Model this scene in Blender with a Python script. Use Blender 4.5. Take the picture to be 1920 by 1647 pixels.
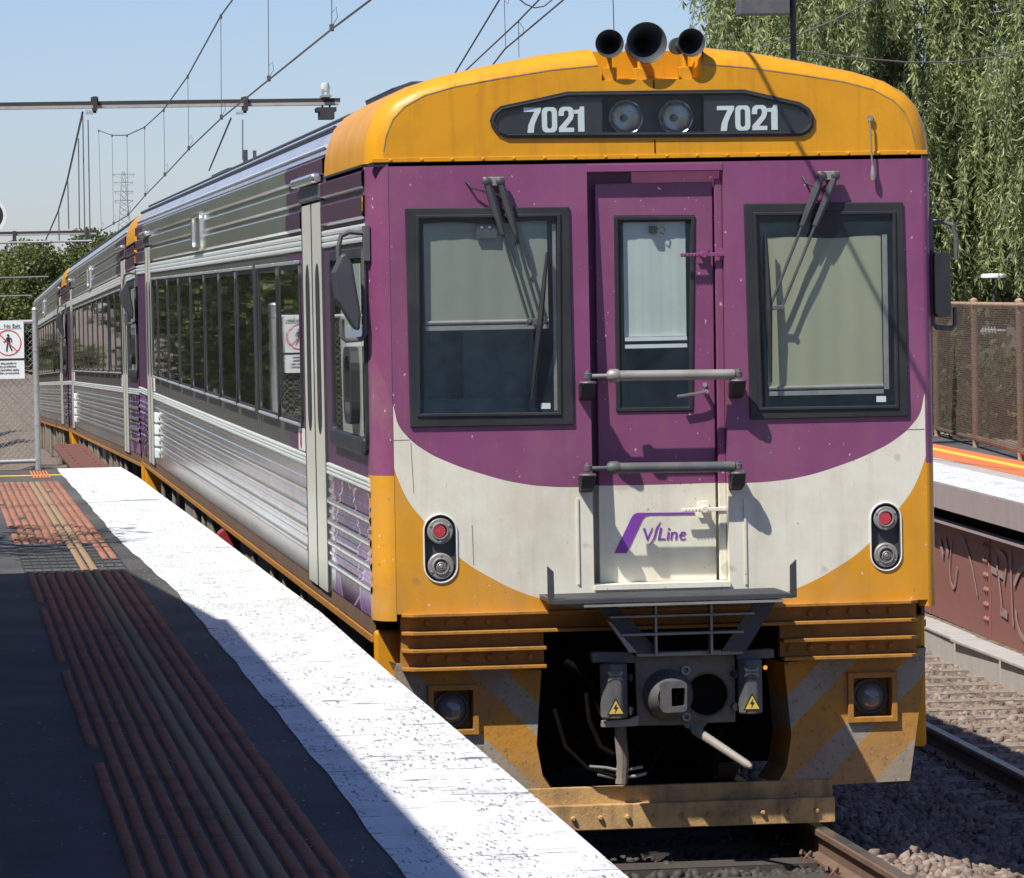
import bpy, math, random
import numpy as np
from mathutils import Vector, Matrix
from mathutils.geometry import tessellate_polygon
R = math.radians
rnd = random.Random(7)
for o in list(bpy.data.objects): bpy.data.objects.remove(o)
sc = bpy.context.scene
COL = sc.collection

# ------------------------------------------------------------------ camera
F = 8400.0                                   # focal length in pixels of the 1920 px wide photograph
CX, CY = 960.0, 823.5
CAM = Vector((-3.71, -23.0, 2.8))
_d = Vector((-124.0 - CX, 570.0 - CY, F)).normalized()      # track direction seen by the camera
_u = Vector((-0.0232, -1.0, 0.0)); _u = (_u - _d * _u.dot(_d)).normalized()
_r = _d.cross(_u)
AX = (_r, _d, _u)                            # world x, y, z in camera axes (right, down, forward)
camd = bpy.data.cameras.new('camera'); cam = bpy.data.objects.new('camera', camd); COL.objects.link(cam)
camd.lens = F / 1920 * 36; camd.sensor_width = 36; camd.sensor_fit = 'HORIZONTAL'
camd.clip_start = 0.5; camd.clip_end = 6000
right = Vector([a[0] for a in AX]); down = Vector([a[1] for a in AX]); fwd = Vector([a[2] for a in AX])
M = Matrix((right, -down, -fwd)).transposed().to_4x4(); M.translation = CAM
cam.matrix_world = M
sc.camera = cam

def ray(px, py):
    v = Vector((px - CX, py - CY, F)); return Vector([v.dot(a) for a in AX])
def hit(px, py, ax, val):
    r = ray(px, py); t = (val - CAM[ax]) / r[ax]; return CAM + r * t
def fp(px, py, y=0.0): return hit(px, py, 1, y)
def f2(px, py, y=0.0):
    p = hit(px, py, 1, y); return (p.x, p.z)
def F2(l, y=0.0): return [f2(a, b, y) for a, b in l]
def grade(y):
    if y < 27: return 0.0
    if y < 53: return -.0135 * (y - 27)
    return -.351 - .0187 * (min(y, 90) - 53)

# ------------------------------------------------------------------ world and sun
SUN = Vector((-.52, -.44, 1.0)).normalized()
w = bpy.data.worlds.new("World"); sc.world = w; w.use_nodes = True
nt = w.node_tree; bg = nt.nodes['Background']
sky = nt.nodes.new('ShaderNodeTexSky'); sky.sky_type = 'NISHITA'; sky.sun_disc = False
sky.sun_elevation = math.asin(SUN.z); sky.sun_rotation = math.atan2(SUN.x, SUN.y)
sky.air_density = 1.0; sky.dust_density = 0.35; sky.ozone_density = 3.0
tint = nt.nodes.new('ShaderNodeMix'); tint.data_type = 'RGBA'; tint.blend_type = 'MULTIPLY'; tint.inputs[0].default_value = 1.0
tint.inputs[7].default_value = (.76, .81, 1.05, 1); nt.links.new(sky.outputs[0], tint.inputs[6]); nt.links.new(tint.outputs[2], bg.inputs[0])
bg.inputs[1].default_value = 0.092
sl = bpy.data.lights.new('sun', 'SUN'); sl.energy = 5.0; sl.angle = R(0.53); sl.color = (1.0, .95, .87)
so = bpy.data.objects.new('sun', sl); COL.objects.link(so)
so.rotation_euler = (-SUN).to_track_quat('-Z', 'Y').to_euler()
sc.view_settings.view_transform = 'Standard'; sc.view_settings.look = 'None'
sc.view_settings.exposure = 0.40; sc.view_settings.gamma = 1.0
sc.render.engine = 'CYCLES'
sc.cycles.max_bounces = 8; sc.cycles.transparent_max_bounces = 16

# ------------------------------------------------------------------ materials
MATS = {}
def new_mat(name):
    m = bpy.data.materials.new(name); m.use_nodes = True; MATS[name] = m
    return m, m.node_tree, m.node_tree.nodes['Principled BSDF']
def N(t, typ, **kw):
    n = t.nodes.new(typ)
    for k, v in kw.items():
        if k.startswith('i_'): n.inputs[int(k[2:])].default_value = v
        else: setattr(n, k, v)
    return n
def math_(t, op, a, b=None, c=None):
    n = t.nodes.new('ShaderNodeMath'); n.operation = op
    for i, v in enumerate((a, b, c)):
        if v is None: continue
        if isinstance(v, (int, float)): n.inputs[i].default_value = v
        else: t.links.new(v, n.inputs[i])
    return n.outputs[0]
def mixc(t, fac, a, b, mode='MIX'):
    n = t.nodes.new('ShaderNodeMix'); n.data_type = 'RGBA'; n.blend_type = mode
    for i, v in ((0, fac), (6, a), (7, b)):
        if isinstance(v, (int, float)): n.inputs[i].default_value = v
        elif isinstance(v, tuple): n.inputs[i].default_value = (*v, 1) if len(v) == 3 else v
        else: t.links.new(v, n.inputs[i])
    return n.outputs[2]
def noise(t, scale, detail=4, rough=.55, vec=None, mp=None):
    tc = t.nodes.new('ShaderNodeTexCoord'); mpn = t.nodes.new('ShaderNodeMapping')
    t.links.new(vec if vec is not None else tc.outputs['Object'], mpn.inputs[0])
    if mp: mpn.inputs[3].default_value = mp
    n = t.nodes.new('ShaderNodeTexNoise'); n.inputs['Scale'].default_value = scale
    n.inputs['Detail'].default_value = detail; n.inputs['Roughness'].default_value = rough
    t.links.new(mpn.outputs[0], n.inputs[0])
    return n.outputs[0]
def ramp(t, fac, a, b, ca=(0, 0, 0, 1), cb=(1, 1, 1, 1)):
    n = t.nodes.new('ShaderNodeValToRGB'); t.links.new(fac, n.inputs[0])
    n.color_ramp.elements[0].position = a; n.color_ramp.elements[1].position = b
    n.color_ramp.elements[0].color = ca; n.color_ramp.elements[1].color = cb
    return n.outputs[0]
def bump(t, bs, h, strength=.3, dist=.01):
    n = t.nodes.new('ShaderNodeBump'); n.inputs['Strength'].default_value = strength
    n.inputs['Distance'].default_value = dist
    t.links.new(h, n.inputs['Height']); t.links.new(n.outputs[0], bs.inputs['Normal'])
def weather(t, base, dirt, amt, speck=.0, streak=.0, scale=3.0):
    """grime patches, fly specks and vertical run-off streaks on top of a paint colour"""
    c = mixc(t, math_(t, 'MULTIPLY', ramp(t, noise(t, scale, 6, .65), .45, .8), amt), base, dirt)
    if streak: c = mixc(t, math_(t, 'MULTIPLY', ramp(t, noise(t, 14, 4, .6, mp=(1, 1, .06)), .52, .75), streak), c, dirt)
    if speck: c = mixc(t, math_(t, 'MULTIPLY', ramp(t, noise(t, 38, 3, .6), .68, .72), speck), c, (.05, .04, .03))
    return c
def paint(name, col, rough=.45, metal=0.0, dirt=(.1, .08, .06), amt=.25, speck=0., streak=0., scale=3.0, bmp=0., bs_=60, spec=.5, coat=0.):
    m, t, b = new_mat(name)
    t.links.new(weather(t, col, dirt, amt, speck, streak, scale), b.inputs['Base Color'])
    b.inputs['Metallic'].default_value = metal; b.inputs['Specular IOR Level'].default_value = spec
    b.inputs['Coat Weight'].default_value = coat
    r = noise(t, scale * 3, 4); 
    t.links.new(math_(t, 'ADD', math_(t, 'MULTIPLY', r, .2), max(rough - .1, .02)), b.inputs['Roughness'])
    if bmp: bump(t, b, noise(t, bs_, 5, .7), bmp, .01)
    return m
def xyz(t):
    tc = t.nodes.new('ShaderNodeTexCoord'); s = t.nodes.new('ShaderNodeSeparateXYZ')
    t.links.new(tc.outputs['Object'], s.inputs[0]); return s.outputs
def gt(t, a, b): return math_(t, 'GREATER_THAN', a, b)

YEL = (.66, .30, .012); PUR = (.225, .060, .155); WHT = (.74, .72, .60)
def curve_node(t, fac, pts):
    n = t.nodes.new('ShaderNodeFloatCurve'); c = n.mapping.curves[0]
    for i, (a, b) in enumerate(pts):
        if i == 0: c.points[0].location = (a, b)
        elif i == len(pts) - 1: c.points[-1].location = (a, b)
        else: c.points.new(a, b)
    n.mapping.update(); t.links.new(fac, n.inputs[1]); return n.outputs[0]
def face_paint():
    m, t, b = new_mat('front livery paint')
    x, y, z = xyz(t)
    ax = math_(t, 'ABSOLUTE', math_(t, 'SUBTRACT', x, .027))
    u = math_(t, 'DIVIDE', ax, 1.5); v = math_(t, 'DIVIDE', z, 3.0)
    top = [(0, 1.783), (.35, 1.786), (.57, 1.790), (.76, 1.815), (.95, 1.868), (1.12, 1.932), (1.24, 1.995), (1.33, 2.07), (1.378, 2.14), (1.397, 2.225), (1.5, 2.5)]
    bot = [(0, 1.09), (.5, 1.165), (.60, 1.198), (.72, 1.235), (.90, 1.322), (1.08, 1.445), (1.26, 1.642), (1.335, 1.745), (1.397, 1.895), (1.5, 2.3)]
    ct = curve_node(t, u, [(a / 1.5, q / 3.0) for a, q in top]); cb = curve_node(t, u, [(a / 1.5, q / 3.0) for a, q in bot])
    up = gt(t, v, ct); mid = gt(t, v, cb)
    col = mixc(t, mid, YEL, WHT); col = mixc(t, up, col, PUR)
    pillar = gt(t, ax, 1.4005)
    col = mixc(t, pillar, col, mixc(t, gt(t, z, 1.868), YEL, PUR))
    # grime: heavier specks low down on the nose, chips higher up
    g = math_(t, 'MULTIPLY', ramp(t, noise(t, 2.5, 6, .65), .42, .8), .35)
    col = mixc(t, g, col, (.30, .22, .14), 'MULTIPLY')
    pt = math_(t, 'MULTIPLY', math_(t, 'MULTIPLY', ramp(t, noise(t, 1.1, 7, .7), .46, .62), .22), math_(t, 'SUBTRACT', 1.0, math_(t, 'MULTIPLY', gt(t, v, ct), .7))); col = mixc(t, pt, col, (.42, .33, .22))
    blot = ramp(t, noise(t, 6.5, 2, .4), .70, .76); col = mixc(t, math_(t, 'MULTIPLY', blot, .30), col, (.16, .12, .09))
    col = mixc(t, math_(t, 'MULTIPLY', ramp(t, noise(t, 12, 5, .6, mp=(1, 1, .05)), .52, .72), .16), col, (.24, .16, .10))
    col = mixc(t, math_(t, 'MULTIPLY', ramp(t, noise(t, 75, 3, .7), .685, .71), .6), col, (.14, .10, .07))
    col = mixc(t, math_(t, 'MULTIPLY', ramp(t, noise(t, 33, 3, .65), .70, .73), .8), col, (.06, .045, .035))
    col = mixc(t, math_(t, 'MULTIPLY', ramp(t, noise(t, 29, 2, .5, mp=(1.3, 1.1, 1)), .715, .725), .75), col, (.6, .55, .55))
    t.links.new(col, b.inputs['Base Color'])
    t.links.new(math_(t, 'ADD', math_(t, 'MULTIPLY', noise(t, 6, 4), .25), .28), b.inputs['Roughness'])
    bump(t, b, noise(t, 1.3, 3), .25, .02)
    return m
M_face = face_paint()
M_yel = paint('orange paint', YEL, .38, spec=.3, dirt=(.25, .10, .02), amt=.35, speck=.5, streak=.35)
M_rust = paint('rusty orange steel', (.42, .19, .025), .6, dirt=(.16, .075, .03), amt=.8, speck=.6, streak=.4, scale=5, bmp=.3)
M_beam = paint('worn dusty steel', (.50, .31, .12), .75, dirt=(.15, .085, .05), amt=1., streak=.8, speck=1., scale=5, bmp=.4)
def valance():
    m, t, b = new_mat('valance hazard paint')
    x, y, z = xyz(t)
    s = math_(t, 'SUBTRACT', math_(t, 'ABSOLUTE', math_(t, 'SUBTRACT', x, .027)), z)
    s = math_(t, 'ADD', s, 4.6)
    fr = math_(t, 'FRACT', math_(t, 'DIVIDE', s, .46))
    k = math_(t, 'LESS_THAN', fr, .40)
    col = mixc(t, k, (.48, .22, .02), (.31, .28, .22))
    col = mixc(t, math_(t, 'MULTIPLY', ramp(t, noise(t, 4, 6, .7), .45, .62), .45), col, (.20, .13, .08))
    low = ramp(t, math_(t, 'ADD', z, math_(t, 'MULTIPLY', noise(t, 8, 5), .5)), .1, .75, (1, 1, 1, 1), (0, 0, 0, 1))
    col = mixc(t, math_(t, 'MULTIPLY', low, .9), col, (.30, .22, .15))
    col = mixc(t, math_(t, 'MULTIPLY', ramp(t, noise(t, 45, 3, .6), .6, .68), .6), col, (.12, .07, .04))
    t.links.new(col, b.inputs['Base Color']); b.inputs['Roughness'].default_value = .65
    bump(t, b, noise(t, 30, 5), .3, .01)
    return m
M_val = valance()
M_dark = paint('dark grey enamel', (.045, .05, .055), .5, amt=.5, dirt=(.12, .11, .09), speck=.2)
M_grey = paint('grey equipment paint', (.08, .086, .09), .55, amt=.6, dirt=(.2, .16, .12), scale=9, bmp=.2)
M_greyl = paint('pale grey worn metal', (.30, .29, .27), .5, metal=.3, amt=.6, dirt=(.15, .12, .09), scale=9)
M_coup = paint('grimy coupler steel', (.17, .15, .12), .6, metal=.2, amt=.8, dirt=(.09, .06, .045), scale=12, bmp=.4)
M_black = paint('black rubber', (.018, .02, .022), .55, amt=.4, dirt=(.07, .07, .065), speck=.0)
M_shadeblk = paint('underframe shadow black', (.008, .007, .006), .95, amt=.5, dirt=(.02, .016, .012), spec=.05)  # near-black colour stands in for the shade under the frame
M_bog = paint('dusty underfloor equipment', (.24, .21, .17), .8, amt=.8, dirt=(.07, .055, .045), streak=.5, scale=4, bmp=.3)
M_chrome = paint('polished steel', (.62, .61, .58), .25, metal=.9, amt=.3, dirt=(.25, .2, .16), scale=8)
M_cream = paint('cream door paint', (.55, .55, .47), .45, amt=.2, dirt=(.4, .37, .3), streak=.06, coat=.1)
M_purp = paint('purple paint', PUR, .35, amt=.3, dirt=(.10, .03, .09), speck=.3)
M_whitep = paint('dirty white paint', WHT, .5, amt=.5, dirt=(.42, .36, .26), speck=.5, streak=.3)
M_blind = paint('blind fabric', (.30, .31, .20), .9, amt=.3, dirt=(.26, .27, .19), scale=2.5)
M_blindg = paint('grey green blind fabric', (.22, .245, .19), .9, amt=.35, dirt=(.20, .23, .18), scale=2.5)
M_cab = paint('cab interior', (.05, .085, .12), .7, amt=.3)
M_num = paint('number white', (.62, .67, .66), .5, amt=.1, dirt=(.5, .55, .55))
M_logo = paint('logo violet', (.20, .05, .36), .4, amt=.1)
def glass(name, tint=(.95, .98, .98), rough=.03, base=.06):
    m = bpy.data.materials.new(name); m.use_nodes = True; t = m.node_tree
    for n in list(t.nodes): t.nodes.remove(n)
    out = t.nodes.new('ShaderNodeOutputMaterial'); tr = t.nodes.new('ShaderNodeBsdfTransparent'); gl = t.nodes.new('ShaderNodeBsdfGlossy')
    df = t.nodes.new('ShaderNodeBsdfDiffuse'); df.inputs[0].default_value = (.22, .40, .54, 1)
    tr.inputs[0].default_value = (*tint, 1); gl.inputs[1].default_value = rough
    fr = t.nodes.new('ShaderNodeFresnel'); gm = t.nodes.new('ShaderNodeNewGeometry')
    t.links.new(math_(t, 'POWER', 1.38, math_(t, 'SUBTRACT', 1.0, math_(t, 'MULTIPLY', gm.outputs['Backfacing'], 2.0))), fr.inputs[0])
    mx = t.nodes.new('ShaderNodeMixShader'); mx2 = t.nodes.new('ShaderNodeMixShader')
    dust = math_(t, 'MULTIPLY', math_(t, 'ADD', ramp(t, noise(t, 5, 6, .7), .35, .85), .25), base)
    t.links.new(dust, mx2.inputs[0]); t.links.new(tr.outputs[0], mx2.inputs[1]); t.links.new(df.outputs[0], mx2.inputs[2])
    t.links.new(fr.outputs[0], mx.inputs[0]); t.links.new(mx2.outputs[0], mx.inputs[1]); t.links.new(gl.outputs[0], mx.inputs[2])
    t.links.new(mx.outputs[0], out.inputs[0]); return m
M_glass = glass('windscreen glass', base=.09); M_lens = glass('lamp glass', base=.015)
def tint_glass():
    m, t, b = new_mat('tinted window glass')
    b.inputs['Base Color'].default_value = (.02, .022, .02, 1); b.inputs['Roughness'].default_value = .015
    b.inputs['Specular IOR Level'].default_value = .9; b.inputs['IOR'].default_value = 1.7
    bump(t, b, noise(t, .9, 2), .03, .02); return m
M_tint = tint_glass()
def steel_side(name, wrapped=True):
    """fluted stainless steel with the violet vinyl wrap beside the cab doors"""
    m, t, b = new_mat(name)
    x, y, z = xyz(t)
    col = mixc(t, ramp(t, noise(t, 2.0, 5, .6, mp=(1, .15, 1)), .35, .75), (.90, .90, .85), (.72, .71, .65))
    col = mixc(t, math_(t, 'MULTIPLY', ramp(t, noise(t, 9, 4, .6, mp=(1, 1, .05)), .55, .8), .3), col, (.25, .22, .18))
    met = 1.0
    if wrapped:
        v = t.nodes.new('ShaderNodeTexVoronoi'); v.voronoi_dimensions = '3D'; v.inputs['Scale'].default_value = 3.6
        tc = t.nodes.new('ShaderNodeTexCoord'); mp = t.nodes.new('ShaderNodeMapping'); mp.inputs[3].default_value = (.01, .26, .85); mp.inputs[2].default_value = (R(12), 0, 0)
        t.links.new(tc.outputs['Object'], mp.inputs[0]); t.links.new(mp.outputs[0], v.inputs[0])
        sp = t.nodes.new('ShaderNodeSeparateColor'); t.links.new(v.outputs['Color'], sp.inputs[0])
        rp = t.nodes.new('ShaderNodeValToRGB'); rp.color_ramp.interpolation = 'CONSTANT'
        t.links.new(sp.outputs[0], rp.inputs[0]); e = rp.color_ramp.elements
        e[0].position = 0; e[0].color = (.035, .01, .055, 1); e[1].position = .3; e[1].color = (.075, .02, .085, 1)
        for q, cc in ((.5, (.12, .03, .14, 1)), (.76, (.24, .13, .32, 1)), (.86, (.06, .015, .07, 1))):
            k = e.new(q); k.color = cc
        ve = t.nodes.new('ShaderNodeTexVoronoi'); ve.feature = 'DISTANCE_TO_EDGE'; ve.inputs['Scale'].default_value = 3.6; t.links.new(mp.outputs[0], ve.inputs[0])
        facets = mixc(t, math_(t, 'LESS_THAN', ve.outputs['Distance'], .014), rp.outputs[0], (.42, .36, .46))
        # broad violet above the waist, facets below it
        wrap = mixc(t, gt(t, z, 1.85), facets, (.15, .055, .14))
        wv = ramp(t, math_(t, 'ADD', math_(t, 'SUBTRACT', y, 5.2), math_(t, 'MULTIPLY', math_(t, 'SUBTRACT', noise(t, 3), .5), .6)), .0, .02, (1, 1, 1, 1), (0, 0, 0, 1))
        near = math_(t, 'MULTIPLY', wv, gt(t, z, 1.85))
        low = math_(t, 'MULTIPLY', math_(t, 'MULTIPLY', math_(t, 'LESS_THAN', y, 2.35), math_(t, 'LESS_THAN', z, 1.85)), gt(t, x, -1.4895))
        rear = gt(t, y, 24.7)
        msk = math_(t, 'MINIMUM', math_(t, 'ADD', math_(t, 'ADD', near, low), rear), 1.0)
        col = mixc(t, msk, col, wrap)
        t.links.new(math_(t, 'SUBTRACT', .90, math_(t, 'MULTIPLY', msk, math_(t, 'SUBTRACT', .80, math_(t, 'MULTIPLY', gt(t, z, 1.85), .45)))), b.inputs['Metallic'])
        t.links.new(math_(t, 'SUBTRACT', .5, math_(t, 'MULTIPLY', msk, .42)), b.inputs['Specular IOR Level'])
    else: b.inputs['Metallic'].default_value = .9
    t.links.new(col, b.inputs['Base Color'])
    t.links.new(math_(t, 'ADD', math_(t, 'MULTIPLY', noise(t, 7, 4), .14), .15), b.inputs['Roughness'])
    bump(t, b, noise(t, 1.6, 3, .5, mp=(1, .5, 1)), .18, .02)
    return m
M_steel = steel_side('stainless steel side')
M_plain = steel_side('plain stainless steel', False)
M_roof = paint('silver roof sheet', (.46, .49, .56), .3, metal=.35, amt=.4, dirt=(.2, .19, .19), scale=1.5)
M_band = paint('silver reflective band', (.74, .78, .74), .4, metal=.3, amt=.2, dirt=(.4, .38, .33))
M_bandw = paint('dark olive window band', (.075, .075, .062), .42, metal=.0, amt=.2, dirt=(.06, .055, .05), spec=.3)
M_bandp = paint('violet window band', (.085, .03, .085), .38, metal=.0, amt=.2, spec=.4)
M_sill = paint('brown grimy sill', (.17, .10, .06), .7, amt=.7, dirt=(.08, .05, .035), streak=.5, scale=4)
M_sylw = paint('grimy orange sill strip', (.38, .17, .03), .6, amt=.6, dirt=(.2, .1, .04), scale=4)
def emis(name, col, st):
    m, t, b = new_mat(name); b.inputs['Base Color'].default_value = (*col, 1)
    b.inputs['Emission Color'].default_value = (*col, 1); b.inputs['Emission Strength'].default_value = st; return m
M_red = emis('red lamp diodes', (1, .10, .14), .9)
M_redlens = paint('red lamp lens', (.10, .004, .008), .25, amt=.1)
M_warn = paint('warning yellow', (.72, .48, .07), .5, amt=.4, dirt=(.35, .28, .15))
M_redp = paint('red enamel', (.30, .03, .035), .4)
M_orglamp = emis('small amber lamp', (1, .35, .06), .7)

def asphalt():
    m, t, b = new_mat('worn asphalt')
    c = mixc(t, ramp(t, noise(t, 60, 5, .75), .35, .7), (.032, .032, .032), (.075, .072, .068))
    c = mixc(t, math_(t, 'MULTIPLY', ramp(t, noise(t, .9, 5), .4, .7), .5), c, (.15, .145, .135))
    c = mixc(t, ramp(t, noise(t, 24, 3, .7), .70, .74), c, (.42, .38, .30))
    t.links.new(c, b.inputs['Base Color']); b.inputs['Roughness'].default_value = .9
    bump(t, b, noise(t, 90, 4, .8), .6, .006); return m
M_asph = asphalt()
def edge_white():
    m, t, b = new_mat('cracked white edge paint')
    patch = gt(t, noise(t, 1.6, 3), .45)
    cr = math_(t, 'MULTIPLY', math_(t, 'MAXIMUM', gt(t, noise(t, 1, 6, .68, mp=(3.2, 12, 1)), .615), gt(t, noise(t, 1, 6, .7, mp=(7, 22, 1)), .64)), patch)
    grit = math_(t, 'MULTIPLY', gt(t, noise(t, 1, 4, .8, mp=(60, 8, 1)), .575), gt(t, noise(t, 3, 4, .6, mp=(1, .5, 1)), .48))
    c = mixc(t, ramp(t, noise(t, 3.5, 4), .3, .8), (.72, .725, .72), (.60, .61, .61))
    c = mixc(t, math_(t, 'MULTIPLY', ramp(t, noise(t, 1, 6, .7, mp=(5, 1.6, 1)), .50, .68), .5), c, (.38, .375, .36))
    x, y, z = xyz(t)
    bk = t.nodes.new('ShaderNodeTexBrick'); tc = t.nodes.new('ShaderNodeTexCoord'); mp = t.nodes.new('ShaderNodeMapping')
    mp.inputs[3].default_value = (1.6, .45, 1); t.links.new(tc.outputs['Object'], mp.inputs[0]); t.links.new(mp.outputs[0], bk.inputs[0])
    bk.inputs['Color1'].default_value = (1, 1, 1, 1); bk.inputs['Color2'].default_value = (.93, .99, .97, 1); bk.inputs['Mortar'].default_value = (.9, .9, .9, 1)
    bk.inputs['Mortar Size'].default_value = .004; bk.inputs['Scale'].default_value = 1.0
    c = mixc(t, gt(t, y, 1.0), c, mixc(t, 1.0, c, bk.outputs[0], 'MULTIPLY'))
    c = mixc(t, math_(t, 'MULTIPLY', math_(t, 'MAXIMUM', cr, grit), .92), c, (.13, .12, .12))
    t.links.new(c, b.inputs['Base Color']); b.inputs['Roughness'].default_value = .65
    h = math_(t, 'SUBTRACT', noise(t, 60, 5, .8), math_(t, 'MULTIPLY', cr, 2.0))
    bump(t, b, h, .7, .006); return m
M_edge = edge_white()
M_tile = paint('terracotta tactile rubber', (.31, .145, .095), .85, amt=.9, dirt=(.14, .075, .06), spec=.15, streak=.0, speck=.4, scale=3)
M_tiley = paint('yellow tactile rubber', (.26, .17, .10), .8, amt=.8, dirt=(.26, .17, .05), scale=3)
M_conc = paint('concrete', (.40, .37, .34), .85, amt=.5, dirt=(.24, .21, .19), streak=.3, bmp=.4, bs_=40)
M_concp = paint('pinkish weathered concrete', (.34, .28, .27), .85, amt=.5, dirt=(.26, .20, .19), streak=.5, bmp=.3, bs_=40)
M_rail = paint('rail web rust', (.16, .10, .07), .75, amt=.6, dirt=(.08, .05, .04), scale=6, bmp=.3)
M_railt = paint('rail running surface', (.42, .41, .40), .3, metal=.9, amt=.3, dirt=(.2, .16, .13))
def rocks():
    m, t, b = new_mat('ballast stone')
    g = t.nodes.new('ShaderNodeNewGeometry')
    r = t.nodes.new('ShaderNodeValToRGB'); t.links.new(g.outputs['Random Per Island'], r.inputs[0])
    e = r.color_ramp.elements; e[0].color = (.07, .055, .045, 1); e[1].color = (.29, .235, .19, 1)
    k = e.new(.35); k.color = (.18, .12, .085, 1); k = e.new(.7); k.color = (.15, .13, .115, 1)
    t.links.new(mixc(t, math_(t, 'MULTIPLY', noise(t, 30, 4), .5), r.outputs[0], (.30, .22, .16)), b.inputs['Base Color'])
    b.inputs['Roughness'].default_value = .9; return m
M_rock = rocks()
def gravel():
    m, t, b = new_mat('ballast ground')
    v = t.nodes.new('ShaderNodeTexVoronoi'); v.inputs['Scale'].default_value = 18
    tc = t.nodes.new('ShaderNodeTexCoord'); t.links.new(tc.outputs['Object'], v.inputs[0])
    sp = t.nodes.new('ShaderNodeSeparateColor'); t.links.new(v.outputs['Color'], sp.inputs[0])
    c = ramp(t, sp.outputs[0], 0, 1, (.07, .055, .042, 1), (.25, .20, .155, 1))
    c = mixc(t, math_(t, 'MULTIPLY', ramp(t, noise(t, .5, 4), .4, .7), .4), c, (.22, .15, .10))
    t.links.new(c, b.inputs['Base Color']); b.inputs['Roughness'].default_value = .95
    bump(t, b, math_(t, 'SUBTRACT', 1.0, v.outputs['Distance']), .8, .05); return m
M_grav = gravel()
M_girder = paint('red oxide girder paint', (.25, .105, .085), .6, amt=.5, dirt=(.22, .11, .10), streak=.5, scale=2)
M_girdl = paint('rusty brown girder top', (.13, .048, .03), .75, amt=.6, dirt=(.16, .07, .05), scale=3)
M_graf = paint('faded graffiti spray', (.31, .21, .20), .7, amt=.5, dirt=(.34, .2, .19), scale=8)
M_galv = paint('galvanised pipe', (.42, .42, .41), .45, metal=.5, amt=.4, dirt=(.24, .22, .2), scale=6)
M_rpipe = paint('rusting pipe', (.36, .25, .16), .8, amt=1., dirt=(.30, .09, .03), scale=4, bmp=.3)
M_wire = paint('fence wire', (.40, .38, .34), .5, metal=.5, amt=.3)
M_wirer = paint('dull brown fence wire', (.07, .05, .04), .7, amt=.5, dirt=(.1, .05, .03))
M_cable = paint('overhead wire copper', (.09, .085, .08), .6, amt=.3)
M_gant = paint('gantry steel', (.035, .035, .035), .8, amt=.3, dirt=(.10, .09, .08), scale=.8)
M_insul = paint('porcelain insulator', (.55, .55, .52), .3)
M_pyl = paint('pale pylon steel', (.30, .31, .32), .6, amt=.2)
M_sign = paint('sign white enamel', (.74, .75, .73), .4, amt=.15)
M_ink = paint('black ink', (.02, .02, .02), .5, amt=.1)
M_blue = paint('sign blue', (.05, .12, .40), .4, amt=.1)
M_orange = paint('orange tactile strip', (.62, .17, .06), .7, amt=.3, dirt=(.4, .12, .05))
M_ylw = paint('yellow line paint', (.72, .50, .05), .7, amt=.3, dirt=(.45, .33, .1))
M_bark = paint('bark', (.12, .085, .06), .9, amt=.6, bmp=.5)
def leaf(name, a, b_, c):
    m, t, b = new_mat(name)
    g = t.nodes.new('ShaderNodeNewGeometry'); r = t.nodes.new('ShaderNodeValToRGB')
    t.links.new(g.outputs['Random Per Island'], r.inputs[0]); e = r.color_ramp.elements
    e[0].color = (*a, 1); e[1].color = (*c, 1); k = e.new(.5); k.color = (*b_, 1)
    cl_ = mixc(t, 1.0, r.outputs[0], ramp(t, noise(t, 1.7, 3, .6), .35, .65, (.68, .72, .62, 1), (1.25, 1.2, .95, 1)), 'MULTIPLY')
    t.links.new(cl_, b.inputs['Base Color']); b.inputs['Roughness'].default_value = .6
    tl = t.nodes.new('ShaderNodeBsdfTranslucent'); t.links.new(mixc(t, 1.0, cl_, (1.3, 1.5, .5), 'MULTIPLY'), tl.inputs[0])
    mx = t.nodes.new('ShaderNodeMixShader'); mx.inputs[0].default_value = .3
    t.links.new(b.outputs[0], mx.inputs[1]); t.links.new(tl.outputs[0], mx.inputs[2])
    t.links.new(mx.outputs[0], t.nodes['Material Output'].inputs[0]); return m
M_leafw = leaf('weeping foliage', (.12, .15, .080), (.23, .27, .145), (.42, .44, .28))
M_leafd = leaf('dark dense foliage', (.06, .085, .035), (.11, .14, .055), (.19, .21, .09))
M_leafo = leaf('olive foliage', (.075, .085, .035), (.13, .135, .05), (.20, .19, .08))  # leaf colours lightened a little to stand in for distance haze

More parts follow.
